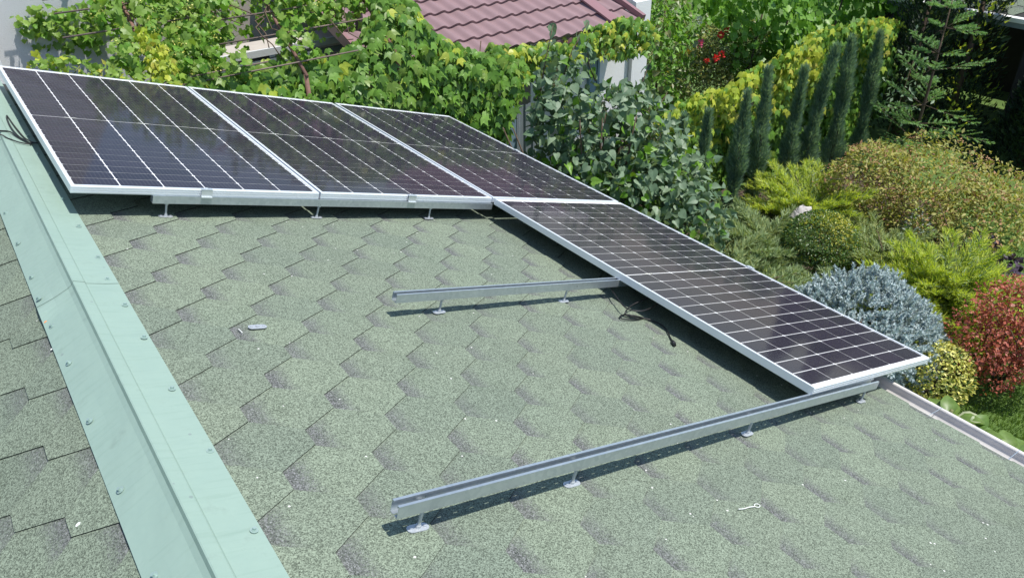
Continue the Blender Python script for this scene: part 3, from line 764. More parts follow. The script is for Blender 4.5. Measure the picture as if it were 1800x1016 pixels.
# white gable parapet
gp_ = MB(); yb = 3.6
gp_.add([(x, y, z) for x in (1.93, 2.20) for y, z in ((-.1, 0), (-.1, 2.72), (yb, 2.72 + (yb + .1) * math.tan(PT)), (yb, 0))], [(0, 1, 2, 3), (7, 6, 5, 4), (0, 4, 5, 1), (1, 5, 6, 2), (2, 6, 7, 3), (0, 3, 7, 4)])
gp_.obj('gable_wall', 'white_plaster', ob)
wf = MB().box((1.30, -.045, 1.75), (.10, .03, 1.2)).obj('window', 'blue_paint', ob)
for dx_ in (-.07, .07): MB().box((1.30 + dx_, -.05, 1.75), (.035, .05, 1.25)).obj('frame', 'blue_paint', wf)
MB().box((-.52, -.75, 1.25), (.085, .07, 2.50)).obj('post', 'blue_paint', ob)
ch = MB(); ch.cyl((3.34 - 5, 1.75 - 1.4, 2.75), .045, .7, 10); ch.obj('vent_pipe', 'dark_timber_and_shade', ob)
# grey sheet fence behind the creeper
fn = thing('sheet_fence', (3.9, .82, 0), 'grey ribbed sheet fence behind the blue post and the creeper', 'fence')
for i in range(9):
    mb = MB(); xs_ = -1.05 + i * .235
    mb.sweep([(xs_, 0), (xs_ + .05, 0), (xs_ + .065, -.02), (xs_ + .10, -.02), (xs_ + .115, 0), (xs_ + .16, 0), (xs_ + .175, -.02), (xs_ + .21, -.02), (xs_ + .2345, 0)], 0, 1)
    mb.v = [(x, z, y * 2.0) for x, y, z in mb.v]
    mb.obj('panel', 'grey_fence_sheet', fn)

# far right hex-shingled canopy building
EV = 12.95; EZR = 2.02
gz_ = thing('garden_pavilion', (14.5, -1, 0), 'garden pavilion with shade-darkened walls, green hexagonal shingles and a white eave at top right', 'pavilion')
PR = R(-20)
MG = Matrix.Translation((EV, -1, EZR)) @ Matrix.Rotation(PR, 4, 'Y')     # x runs up slope (+X), y along eave
rb_ = MB().box((1.5, 0, -.03), (3.0, 5.4, .04)).obj('roof', 'deck_felt', gz_, MG)
for k in range(6):
    for j in range(17):
        x = .137 * k; y = -2.65 + .333 * j + (.1665 if k % 2 else 0)
        if y > 2.6: continue
        mobj('shingle', TAB, rb_, MG @ Matrix.Translation((x + .02, y, -.004)) @ Matrix.Rotation(math.pi, 4, 'Z'))
MB().box((-.02, 0, -.035), (.05, 5.5, .075)).obj('eave_trim', 'white_plaster', gz_, MG)
MB().box((-.015, 0, -.12), (.03, 5.5, .095)).obj('fascia', 'grey_fence_sheet', gz_, MG)
MB().box((1.6, 0, 1.1), (.12, 5.2, 2.2)).obj('wall', 'dark_timber_and_shade', gz_)  # near-black walls and posts: shade under the eave put into their colour
for y_ in (-2.5, 2.5): MB().box((0, y_, 1.05), (3.0, .12, 2.1)).obj('wall', 'dark_timber_and_shade', gz_)
for y_ in (-2.4, 0., 2.4): MB().box((-1.3, y_, 1.02), (.12, .12, 2.04)).obj('post', 'dark_timber_and_shade', gz_)

# ------------------------------------------------------------------ pergola with grapes
P0 = np.array((2.1626, .45, 2.9555)); SL = R(35)
def perg(x, y, off=0.): return np.array((x, y - off * math.sin(SL), P0[2] + (y - .45) * math.tan(SL) + off * math.cos(SL)))
pg = thing('pergola', (1.6, .9, 0), 'rusty steel pergola frame of rafters and thin rods carrying the grape vine', 'pergola')
o_ = Vector((1.6, .9, 0))
for x_ in (1.04, 2.16, 3.05):
    mb = MB(); mb.tube([Vector(perg(x_, .40)) - o_, Vector(perg(x_, 1.65)) - o_], .017, 8); mb.obj('rafter', 'rusty_steel', pg, smooth=True)
    a_ = Vector(perg(x_, .42)) - o_; mb = MB(); mb.tube([(a_.x, a_.y, 0), a_], .02, 8); mb.obj('post', 'rusty_steel', pg, smooth=True)
for y_, xa, xb in ((.51, 1.0, 2.7), (.56, 1.0, 1.9), (.78, 1.6, 3.1), (.985, 1.7, 3.1), (1.035, .52, 1.6), (1.235, .54, 3.1), (1.36, .5, 3.1), (1.55, .3, 3.1)):
    mb = MB(); mb.tube([Vector(perg(xa, y_, .024)) - o_, Vector(perg(xb, y_, .024 + .01)) - o_], .007, 6); mb.obj('rod', 'rod_steel', pg, smooth=True)

gv = thing('grape_vine', (1.04, .5, 0), 'grape vine with lobed green leaves sprawling over the rusty pergola', 'vine')
G1 = [(.75, 1.17), (.9, 1.32), (1.06, 1.5), (1.98, 1.4), (1.78, .97), (1.57, .85), (1.57, .72), (1.67, .6), (1.77, .51), (1.22, .52), (1.13, .61), (.88, .64), (.74, .79), (.86, .98)]
G2 = [(2.13, 1.4), (3.29, 1.25), (2.97, .85), (2.72, .81), (2.49, .79), (2.39, .86), (2.33, .99), (2.13, 1.02)]
G3 = [(2.18, 1.01), (2.32, .93), (2.32, .68), (2.38, .57), (2.23, .52), (2.07, .6), (2.12, .8)]
GS = [(.32, 1.55), (.65, 1.73), (.95, 1.86), (1.1, 1.84), (.96, 1.49), (.79, 1.26), (.51, 1.37), (.27, 1.44)]
PG = []
for poly, n, off, sp in ((G1, 1450, .02, .11), (G2, 620, .02, .10), (G3, 100, .02, .07), (GS, 560, -.38, .10), ([(1.2, .75), (1.5, 1.7), (3.1, 1.6), (3.1, 1.2), (2.5, 1.25), (1.9, 1.0)], 420, -.32, .10)):
    x, y = poly_points(poly, n); PG.append(np.array([perg(a, b_, off + rng.normal(0, sp)) for a, b_ in zip(x, y)]))
PG = np.concatenate(PG); PG = PG[~((np.abs(PG[:, 0] - 1.03) < .055) & (PG[:, 1] < 1.2) & (rng.random(len(PG)) < .8))]; n = len(PG)
nr = unit(np.array([0, -.45, .75]) + .55 * rnd(n)); tp = unit(np.array([0, -.35, -.75]) + .8 * rnd(n))
leaves_split(gv, [T_grape(1.), T_grape(-.8), T_grape(2.2), T_grape(3.)], PG, tp, nr, rng.uniform(.04, .085, n), ['leaf_grape', 'leaf_back_green'], (rng.random(n) < .3).astype(int), 260)
paths = []
for k in range(16):
    x = rng.uniform(.9, 2.9); y = rng.uniform(.6, 1.0); pth = []
    for s_ in range(7):
        pth.append(perg(x, y, rng.normal(.03, .03))); x += rng.normal(0, .06); y += rng.uniform(.03, .13)
    paths.append((pth, .005))
paths.append(([(1.0, .5, 0), (1.02, .48, 1.5), (1.03, .47, 2.8), perg(1.04, .55)], [.025, .02, .018, .012]))
stems(gv, 'cane', paths)
# small grape flower clusters
c_ = PG[rng.integers(0, 1800, 120)]; n = 120 * 14
ps = np.repeat(c_, 14, 0) + rng.normal(0, .018, (n, 3)) + np.array([0, -.06, .05])
foliage(gv, 'flower_cluster', [T_round()], ps, rnd(n), rnd(n), .014, ['leaf_euonymus'])

gy = thing('golden_creeper', (1.04, .75, 2.9), 'tight column of yellow green creeper leaves wrapped round the left rafter', 'vine')
t_ = rng.random(520); ax = np.array([perg(1.035, .90), perg(1.07, .56)])
ps = ax[0] + (ax[1] - ax[0]) * t_[:, None] + np.array([0, -.10, .13]) + rng.normal(0, 1, (520, 3)) * (.018 + .03 * t_[:, None])
leaves_split(gy, [T_oval(), T_ivy()], ps, unit(np.array([0, -.2, -1.]) + .6 * rnd(520)), unit(np.array([0, -.6, .8]) + .5 * rnd(520)), rng.uniform(.035, .06, 520), ['leaf_ivy_yellow'], None, 0)

# trailing shoots along the panel's far edge
tr_ = thing('trailing_vine', (.4, .28, 3.2), 'loose trailing vine shoots above the far corner of the leftmost panel', 'vine')
poly = [(.17, 3.36), (.24, 3.46), (.34, 3.45), (.44, 3.43), (.53, 3.38), (.68, 3.30), (.9, 3.2), (1.1, 3.12), (1.1, 3.0), (.6, 3.15), (.33, 3.26), (.16, 3.32)]
x, z = poly_points(poly, 300); ps = np.stack([x, rng.normal(.30, .07, 300), z], 1)
leaves_split(tr_, [T_oval(), T_grape()], ps, unit(rnd(300) + np.array([0, -.3, -.2])), unit(np.array([0, -.5, .8]) + .7 * rnd(300)), rng.uniform(.03, .065, 300), ['leaf_grape', 'leaf_ivy_yellow'], (rng.random(300) < .35).astype(int), 60)
stems(tr_, 'tendril', [([np.array([.2 + .06 * k, .3, 3.24 - .02 * k]) + rng.normal(0, .02, 3), np.array([.24 + .06 * k, .28, 3.33 - .02 * k]) + rng.normal(0, .02, 3), np.array([.3 + .06 * k, .3, 3.38 - .02 * k]) + rng.normal(0, .03, 3)], .0035) for k in range(12)], 'stem_green')

# Boston-ivy mass behind the panels
iv = thing('creeper', (3.0, .45, 0), 'glossy three lobed creeper mass hanging behind the far panels up to the maroon roof', 'creeper')
IV = [(1.05, 2.9), (1.1, 3.08), (1.71, 3.05), (2.09, 3.02), (2.52, 3.03), (2.83, 3.08), (3.0, 3.34), (3.07, 3.55), (3.33, 3.5), (3.44, 3.11), (3.69, 2.94), (4.01, 2.80), (4.39, 2.70), (4.45, 2.5), (4.22, 2.19), (4.12, 1.85), (3.84, 1.8), (3.5, 1.9), (3.0, 2.0), (2.23, 2.3), (1.4, 2.7)]
n = 3100; x, z = poly_points(IV, n)
yy = .42 + .10 * np.sin(x * 3.1 + 1) * np.cos(z * 4.0) + rng.normal(0, .07, n) + .55 * np.maximum(z - 2.75, 0) - .10 * (2.6 - z)
ps = np.stack([x, yy, z], 1)
nr = unit(np.array([-.05, -.70, .65]) + .55 * rnd(n)); tp = unit(np.array([0, -.45, -1.]) + .32 * rnd(n))
yel = ((rng.random(n) < .04) | ((rng.random(n) < .35) & (np.hypot(x - 3.62, z - 2.9) < .12)))
leaves_split(iv, [T_ivy(1.2), T_ivy(2.2), T_ivy(.5), T_ivy(-.6)], ps, tp, nr, rng.uniform(.06, .118, n), ['leaf_ivy', 'leaf_ivy_yellow'], yel.astype(int), 290)
stems(iv, 'stem', [([(2.2 + .35 * k, .75, 0), (2.3 + .35 * k, .7, 1.4), (2.25 + .35 * k, .6, 2.3), (2.35 + .35 * k, .62, 2.85)], [.02, .016, .012, .006]) for k in range(6)])

# ------------------------------------------------------------------ lilac
li = thing('lilac', (5.0, -.1, 0), 'tall lilac bush with heart shaped grey green leaves beside the far panels', 'shrub')
P_, N_ = [], []
for c, rad, n, sd in (((4.72, -.05, 1.7), (.45, .42, .72), 300, 1), ((5.15, -.15, 1.85), (.62, .55, .62), 380, 2), ((5.50, -.35, 1.35), (.55, .55, .62), 400, 3), ((4.95, -.55, 1.2), (.62, .45, .75), 360, 4), ((5.55, -.05, 1.95), (.30, .3, .30), 80, 5), ((4.55, .0, 2.2), (.28, .3, .35), 100, 6), ((5.65, -.80, .95), (.52, .5, .58), 400, 7), ((6.0, -.45, 1.05), (.40, .42, .50), 280, 9), ((6.25, -.25, .95), (.32, .35, .45), 170, 10), ((4.85, .2, 2.40), (.3, .25, .28), 70, 8)):
    a, b_ = shell(c, rad, int(n * 1.55), sd, .28, -.8, .24); P_.append(a); N_.append(b_)
spr = []
for bx, by, bz, tx, ty, tz in ((4.45, .1, 2.4, 4.62, .12, 3.02), (4.7, .1, 2.4, 5.05, .1, 2.98), (5.1, 0, 2.4, 5.0, .05, 2.8), (5.6, -.1, 2.1, 5.85, -.05, 2.5), (5.8, -.1, 1.7, 6.1, -.1, 2.1)):
    A, B = np.array((bx, by, bz)), np.array((tx, ty, tz)); spr.append(([A, (A + B) / 2 + rng.normal(0, .02, 3), B], [.008, .006, .004]))
    q = A + (B - A) * np.linspace(.15, 1, 13)[:, None] + rng.normal(0, .025, (13, 3)); P_.append(q); N_.append(unit(rng.normal(size=(13, 3)) * .6 + UP))
PS = np.concatenate(P_); NN = np.concatenate(N_); n = len(PS)
nr = unit(NN * .55 + UP * .35 + np.array([-.1, -.2, 0]) + .75 * rnd(n)); tp = unit(NN * .35 - UP * .6 + .75 * rnd(n))
leaves_split(li, [T_heart(1.), T_heart(1.8), T_heart(.3), T_heart(-.6)], PS, tp, nr, rng.uniform(.065, .118, n), ['leaf_lilac', 'leaf_back_green'], (rng.random(n) < .12).astype(int), 290)
for k in range(9):
    a = rng.normal(0, .5, 2); spr.append(([(5.0 + rng.normal(0, .12), -.15 + rng.normal(0, .1), 0), (5.0 + a[0] * .5, -.15 + a[1] * .3, .9), (5.0 + a[0] * .9, -.2 + a[1] * .5, 1.7), (5.0 + a[0] * 1.1, -.2 + a[1] * .6, 2.2)], [.022, .018, .012, .006]))
stems(li, 'branch', spr)
c_ = PS[rng.integers(0, n, 26)] + np.array([-.05, -.12, .1]); m_ = 26 * 40
ps = np.repeat(c_, 40, 0) + rng.normal(0, 1, (m_, 3)) * np.array([.03, .03, .06])
foliage(li, 'seed_head', [T_oval()], ps, rnd(m_), rnd(m_), .018, ['seed_brown'])

ev = thing('eave_creeper', (5.4, .85, 2.3), 'yellow green creeper shoots along the eave of the maroon roof', 'creeper')
EP = [(4.25, 2.35), (4.4, 2.74), (4.9, 2.64), (5.5, 2.60), (5.9, 2.70), (6.35, 2.74), (6.75, 2.62), (6.8, 2.35), (6.3, 2.25), (5.8, 2.38), (5.0, 2.30)]
n = 780; x, z = poly_points(EP, n); ps = np.stack([x, rng.normal(.84, .06, n), z], 1)
leaves_split(ev, [T_ivy(1.2), T_ivy(2.)], ps, unit(np.array([0, -.4, -1.]) + .5 * rnd(n)), unit(np.array([0, -.65, .7]) + .5 * rnd(n)), rng.uniform(.06, .11, n), ['leaf_ivy', 'leaf_ivy_yellow'], (rng.random(n) < .4).astype(int), 120)
stems(ev, 'stem', [([(4.3, .9, 0), (4.32, .88, 1.4), (4.4, .86, 2.4), (5.2, .86, 2.45), (6.4, .86, 2.45)], [.02, .016, .012, .009, .005])])

# ------------------------------------------------------------------ creeper fence on the right
cf = thing('golden_creeper_fence', (9, .8, 0), 'long fence smothered in yellow green creeper behind the columnar junipers', 'hedge')
MB().box((.2, .14, .55), (5.8, .05, 1.1)).obj('fence_board', 'dark_timber_and_shade', cf)
CF = [(6.55, 1.50), (7.29, 1.66), (8.31, 1.72), (9.02, 1.88), (9.9, 2.06), (10.71, 2.14), (11.36, 2.04), (12.05, 1.88), (12.15, 1.3), (12.2, .6), (12.2, 0), (6.6, 0), (6.55, .6)]
n = 6800; x, z = poly_points(CF, n)
yy = .68 + .09 * np.sin(x * 2.7) * np.cos(z * 4 + x) + rng.normal(0, .07, n) - .16 * np.clip(z - .5, 0, 1.2)
ps = np.stack([x, yy, z], 1)
nr = unit(np.array([-.05, -.65, .7]) + .4 * rnd(n)); tp = unit(np.array([0, -.3, -1.]) + .45 * rnd(n))
zt = 1.66 + .09 * (x - 7)
pr = np.clip((z - (zt - .95)) / .6, 0, 1) * (.5 + .4 * np.sin(x * 2.1 + .6) ** 2)
pr = np.where((x > 9.9) & (x < 11.2), pr * .35, pr)
leaves_split(cf, [T_ivy(1.), T_ivy(1.5)], ps, tp, nr, rng.uniform(.07, .12, n), ['leaf_ivy', 'leaf_ivy_yellow'], (rng.random(n) < pr + .05).astype(int), 280)
# tall green vine behind it
gb2 = thing('tall_vine', (10.5, 1.5, 0), 'tall bright green leafy vine rising behind the golden creeper fence', 'vine')
GB = [(8.9, 2.8), (13.2, 2.6), (13.6, 1.9), (13.3, 1.0), (12.4, .8), (10, .8), (9.4, 1.2), (9.3, 2.0), (8.6, 2.4)]
n = 2300; x, z = poly_points(GB, n); ps = np.stack([x, 1.5 + .2 * np.sin(x * 2.3 + z * 3) + rng.normal(0, .12, n), z], 1)
leaves_split(gb2, [T_grape(1.), T_grape(-.7)], ps, unit(np.array([0, -.3, -.9]) + .6 * rnd(n)), unit(np.array([0, -.6, .7]) + .5 * rnd(n)), rng.uniform(.08, .15, n), ['leaf_back_green'], None, 200)
stems(gb2, 'stem', [([(9.8 + k * .7, 1.6, 0), (9.8 + k * .7, 1.6, 1.2), (9.9 + k * .7, 1.55, 2.3)], [.03, .025, .01]) for k in range(5)])
# shrub behind the white corner
bb = thing('leafy_shrub', (8.2, 2.4, 0), 'mixed green leafy shrub right of the white house corner', 'shrub')
a1, n1 = shell((8.15, 2.2, 1.6), (.8, .6, 1.2), 1700, 21, .22, -.9, .2); a2, n2 = shell((9.2, 2.9, 1.9), (1.1, .5, 1.3), 1900, 22, .2, -.9, .2)
PS = np.r_[a1, a2]; NN = np.r_[n1, n2]; n = len(PS)
leaves_split(bb, [T_oval(), T_heart()], PS, unit(NN * .4 - UP * .4 + .7 * rnd(n)), unit(NN * .5 + UP * .5 + .5 * rnd(n)), rng.uniform(.06, .12, n), ['leaf_back_green', 'leaf_rose'], (rng.random(n) < .3).astype(int), 100)
stems(bb, 'stem', [([(8.2, 2.4, 0), (8.2, 2.35, 1), (8.2, 2.3, 2.4)], [.03, .02, .01]), ([(8.9, 2.7, 0), (8.95, 2.7, 1.2), (9.0, 2.7, 2.5)], [.03, .02, .01])])
# rose bush
ro = thing('rose_bush', (9.5, 1.9, 0), 'rose bush with red and pink blooms above the golden creeper fence', 'shrub')
a1, n1 = shell((9.75, 1.95, 1.45), (.85, .45, .62), 4200, 31, .18, -.8, .22); a2, n2 = shell((9.0, 1.9, 1.2), (.55, .45, .6), 1600, 32, .2, -.8, .22)
PS = np.r_[a1, a2]; NN = np.r_[n1, n2]; n = len(PS)
foliage(ro, 'crown', [T_oval()], PS, unit(NN * .3 + .9 * rnd(n)), unit(NN * .5 + UP * .4 + .6 * rnd(n)), rng.uniform(.04, .08, n), ['leaf_rose', 'leaf_spirea'], (rng.random(n) < .25).astype(int), kind='stuff')
stems(ro, 'stem', [([(9.5 + rng.normal(0, .1), 1.9, 0), (9.5 + rng.normal(0, .3), 1.9, .8), (9.6 + rng.normal(0, .5), 1.85, 1.7)], [.014, .01, .005]) for k in range(6)])
def bloom(c, r, mat):
    n = 34; d = rnd(n); ps = np.array(c) + d * r * rng.uniform(.2, .75, (n, 1))
    foliage(ro, 'bloom', [T_round()], ps, unit(d + UP * .3), unit(UP + .8 * rnd(n)), r * .75, [mat])
for c, r, mm in (((9.05, 1.62, 1.92), .075, 'petal_red'), ((9.17, 1.62, 1.97), .06, 'petal_red'), ((8.72, 1.72, 1.83), .08, 'petal_pink'), ((8.80, 1.45, 1.66), .07, 'petal_red'), ((8.92, 1.45, 1.69), .065, 'petal_red'), ((8.68, 1.52, 1.63), .05, 'petal_red'), ((8.5, 1.75, 1.74), .065, 'petal_yellow'), ((8.75, 1.8, 2.15), .07, 'petal_white'), ((8.85, 1.8, 2.32), .06, 'petal_yellow')):
    bloom(c, r * .72, mm)

# ------------------------------------------------------------------ columnar junipers
def column(x, y, h, r, label, seed):
    r *= .60; t = thing('columnar_juniper', (x, y, 0), label, 'juniper', 'columnar junipers along the creeper fence')
    n = int(4600 * h); s_ = rng.random(n) ** .85
    rr_ = r * np.minimum(1, (1 - s_) * 3.2) ** .7 * (.75 + .25 * np.sin(s_ * 9 + seed)) * (1 - .35 * s_)
    a = rng.random(n) * 6.283; k = 1 - np.abs(rng.normal(0, .25, n))
    rr_ = rr_ * (1 + .30 * np.sin(2 * a + s_ * 17 + seed) + .15 * np.sin(s_ * 41 + seed)) * k
    d = np.stack([np.cos(a), np.sin(a), np.zeros(n)], 1)
    lean = np.array([.05 * math.sin(seed * 2.3), .05 * math.cos(seed * 1.7), 0])
    ps = np.array((x, y, 0)) + d * rr_[:, None] + UP * (s_ * h)[:, None] + lean * (s_ ** 2)[:, None] * h
    foliage(t, 'crown', [T_needle(.13), T_needle(.09)], ps, unit(UP * 1. + d * .55 + .45 * rnd(n)), unit(d * .6 + UP * .5 + .6 * rnd(n)), rng.uniform(.055, .115, n), ['needle_column'])
    stems(t, 'trunk', [([(x, y, 0), (x, y, h * .5), (x + lean[0] * h, y + lean[1] * h, h * .93)], [.03, .02, .006])])
for i, (x, y, h, r, lb) in enumerate(((6.62, .12, 1.62, .10, 'slim columnar juniper closest to the lilac'), (7.12, .12, 1.62, .11, 'slim second columnar juniper counting from the lilac'), (7.72, .02, 1.70, .21, 'third columnar juniper from the lilac, broad at its foot'), (8.28, .10, 1.88, .21, 'fourth columnar juniper from the lilac, tall with a pointed tip'),
                                     (9.02, .12, 1.80, .18, 'fifth columnar juniper from the lilac, shorter than its neighbours'), (9.48, .12, 1.98, .20, 'columnar juniper third from the right end of the row'), (10.15, .10, 1.98, .23, 'columnar juniper second from the right end, beside the spirea'), (10.95, .16, 1.92, .19, 'last columnar juniper at the dark right end of the creeper fence'))):
    column(x, y, h, r, lb, i + 1)

# ------------------------------------------------------------------ spreading junipers, spruce, fir
def spreading(name, x, y, R_, H, n_br, mats, label, tilt=(.25, .75), z0=0., group=None, blade=(.05, .095)):
    t = thing(name, (x, y, 0), label, 'juniper', group)
    P_, D_, N2, S2, I2 = [], [], [], [], []
    br = []
    for b_ in range(int(n_br * .62)):
        az = rng.random() * 6.283; el = rng.uniform(*tilt); L = R_ * rng.uniform(.6, 1.2)
        st = np.array([x + math.cos(az) * R_ * .22 * rng.random(), y + math.sin(az) * R_ * .22 * rng.random(), z0 + H * rng.uniform(.05, .45)])
        d0 = np.array([math.cos(az) * math.cos(el), math.sin(az) * math.cos(el), math.sin(el) * H / R_ * 1.2]); d0 /= np.linalg.norm(d0)
        side = np.cross(d0, UP); side /= np.linalg.norm(side)
        m = 54
        s_ = np.linspace(.12, 1, m)
        pts = st + d0 * (L * s_)[:, None] + UP * (-.26 * L * s_ ** 2.2)[:, None] + rng.normal(0, .012, (m, 3))
        if b_ % 4 == 0: br.append(([st, st + d0 * L * .5, pts[-6]], [.008, .006, .003]))
        sg = rng.choice([-1, 1], m)
        tw = unit(d0 * .85 + side[None] * (sg * rng.uniform(.3, .95, m))[:, None] + UP * rng.uniform(-.1, .5, m)[:, None])
        tl = L * .19 * (1.12 - s_ * .85)
        for q in np.linspace(.0, 1, 5):
            P_.append(pts + tw * (tl * q)[:, None]); D_.append(unit(tw + .55 * rnd(m))); N2.append(unit(UP + .8 * rnd(m))); S2.append(rng.uniform(blade[0], blade[1], m) * (1.1 - .3 * q)); I2.append(np.where(rng.random(m) < (.45 - .3 * s_), len(mats) - 1, 0))
    foliage(t, 'crown', [T_needle(.13), T_needle(.2)], np.concatenate(P_), np.concatenate(D_), np.concatenate(N2), np.concatenate(S2), mats, np.concatenate(I2))
    stems(t, 'branch', br[:14])
    return t
spreading('spreading_juniper', 6.30, -1.10, .70, .72, 150, ['needle_sage', 'needle_olive'], 'sage green spreading juniper below the lilac at the panel edge')
spreading('spreading_juniper', 5.75, -1.75, .65, .75, 110, ['needle_sage', 'needle_olive'], 'sage green spreading juniper closest to the single panel')
spreading('spreading_juniper', 6.72, -2.22, .52, .36, 110, ['needle_sage', 'needle_olive'], 'low green juniper between the clipped dome and the blue spruce')
spreading('spreading_juniper', 8.20, -.85, .75, .70, 230, ['needle_gold', 'needle_sage'], 'golden green juniper behind the pale rock', tilt=(.3, .95))
spreading('spreading_juniper', 7.05, -1.00, .62, .62, 150, ['needle_sage', 'needle_olive'], 'sage green juniper directly left of the pale rock')
spreading('spreading_juniper', 7.98, -2.05, .68, .55, 150, ['needle_olive', 'needle_sage'], 'dark olive juniper right of the clipped dome')
spreading('golden_juniper', 7.65, -2.95, .74, .80, 240, ['needle_gold', 'needle_sage'], 'bright yellow feathery juniper beside the red barberry', tilt=(.35, 1.0))
spreading('golden_juniper', 7.35, -3.35, .62, .50, 120, ['needle_gold', 'needle_olive'], 'lower yellow green juniper spreading in front of the red barberry', tilt=(.25, .8))
spreading('golden_juniper', 7.05, -2.75, .5, .48, 100, ['needle_gold', 'needle_sage'], 'small yellow green juniper touching the blue spruce')

def shoots(t, name, pos, d, L, rad, mats, nn, w=.16):
    m = len(pos); Lm = L[:, None]
    q = rng.random((m, nn)); ang = rng.random((m, nn)) * 6.283
    ref = unit(np.cross(d, np.array([.31, .52, .79]))); ref2 = np.cross(d, ref)
    out = ref[:, None, :] * np.cos(ang)[..., None] + ref2[:, None, :] * np.sin(ang)[..., None]
    ps = pos[:, None, :] + d[:, None, :] * (q * Lm)[..., None]
    tip = unit((out * .85 + d[:, None, :] * (.55 + .9 * (q ** 3))[..., None]).reshape(-1, 3))
    foliage(t, name, [T_needle(w)], ps.reshape(-1, 3), tip, unit(d[:, None, :].repeat(nn, 1).reshape(-1, 3) + .5 * rnd(m * nn)), np.repeat(rad, nn) * rng.uniform(.75, 1.15, m * nn), mats)
bs = thing('blue_spruce', (6.02, -2.92, 0), 'dwarf silvery blue spruce mound behind the single nearer panel', 'spruce')
pos, nn_ = shell((6.02, -2.92, .38), (.70, .62, .52), 2100, 51, .17, -.55, .12)
d = unit(nn_ * .75 + UP * .25 + .55 * rnd(len(pos)))
shoots(bs, 'crown', pos, d, rng.uniform(.06, .12, len(pos)), np.full(len(pos), .034), ['needle_blue_spruce'], 60, .38)
stems(bs, 'trunk', [([(6.02, -2.92, 0), (6.02, -2.92, .6)], [.03, .015])])

fr_ = thing('fir_sapling', (11.0, -.65, 0), 'young fir tree with open whorled branches against the dark corner', 'tree')
fx, fy, fh = 11.0, -.65, 2.55
br, SP, SD, SLn = [], [], [], []
stem_paths = [([(fx, fy, 0), (fx + .02, fy, 1.3), (fx + .03, fy + .02, fh)], [.03, .02, .006])]
for k, hz in enumerate((np.arange(.48, 2.45, .27) + rng.uniform(-.05, .05, 8))):
    Lb = .86 * (1 - (hz - .4) / 2.4) ** .8 + .08
    for j in range(5):
        az = 6.283 * j / 5 + k * .9 + rng.normal(0, .45); L = Lb * rng.uniform(.45, 1.3)
        if rng.random() < .12: continue
        d0 = np.array([math.cos(az), math.sin(az), rng.uniform(-.05, .65)]); d0 /= np.linalg.norm(d0)
        a0 = np.array((fx + .01, fy, hz)); a1 = a0 + d0 * L
        br.append(([a0, a0 + d0 * L * .6, a1], [.007, .005, .003]))
        side = np.cross(d0, UP); side /= np.linalg.norm(side)
        SP.append(a0 + d0 * L * .25); SD.append(d0); SLn.append(L * .8)
        for q in np.linspace(.30, .95, 5):
            for sg in (-1, 1):
                SP.append(a0 + d0 * L * q); v_ = d0 * .75 + side * sg * .7 + UP * rng.uniform(-.15, .35); SD.append(v_ / np.linalg.norm(v_)); SLn.append(L * .42 * (1.1 - q) + .05)
SP, SD, SLn = np.array(SP), np.array(SD), np.array(SLn)
shoots(fr_, 'crown', SP, SD, SLn, np.full(len(SP), .028), ['needle_fir'], 64, .30)
for o in stems(fr_, 'trunk', stem_paths): pass
stems(fr_, 'branch', br)

def darktree(x, y, h, r, label, mats, n=4200, gold=0.):  # crown colour carries the deep shade of the pavilion corner
    t = thing('thuja', (x, y, 0), label, 'tree', 'dark thujas by the pavilion')
    s_ = rng.random(n); a = rng.random(n) * 6.283
    rr_ = r * (1 - s_) ** .6 * (1 - np.abs(rng.normal(0, .2, n))) * (1 + .2 * np.sin(5 * a + 9 * s_))
    dd = np.stack([np.cos(a), np.sin(a), np.zeros(n)], 1)
    ps = np.array((x, y, .05)) + dd * rr_[:, None] + UP * (s_ * h)[:, None]
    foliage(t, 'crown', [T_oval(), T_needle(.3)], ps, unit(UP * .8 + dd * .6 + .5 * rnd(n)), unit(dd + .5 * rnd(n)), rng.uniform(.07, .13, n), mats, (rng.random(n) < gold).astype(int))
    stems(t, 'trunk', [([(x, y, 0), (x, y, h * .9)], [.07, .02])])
darktree(12.35, .30, 3.4, .62, 'dark thuja at the right end of the creeper fence', ['needle_shade_dark', 'needle_olive'], gold=.05)
darktree(12.9, -.25, 3.6, .60, 'dark thuja with olive tips behind the fir sapling', ['needle_shade_dark', 'needle_gold'], gold=.16)
darktree(12.6, -1.6, 1.7, .55, 'dark thuja in the shade below the pavilion eave', ['needle_shade_dark', 'needle_shade_dark'])
darktree(12.5, -2.6, 1.3, .6, 'low dark thuja at the right edge under the pavilion', ['needle_shade_dark', 'needle_shade_dark'])
sl_ = thing('shade_sapling', (11.6, .1, 0), 'thin leafy sapling in the shade between fence and fir', 'sapling')
a1, n1 = shell((11.6, -.05, 1.0), (.45, .35, .75), 130, 61, .3, -.9, .35)
leaves_split(sl_, [T_oval()], a1, unit(.8 * rnd(len(a1)) - UP * .4), unit(UP + .6 * rnd(len(a1))), rng.uniform(.06, .11, len(a1)), ['leaf_lilac'], None, 40)
stems(sl_, 'stem', [([(11.6, .1, 0), (11.6, 0, .8), (11.62, -.05, 1.6)], [.012, .009, .004])])

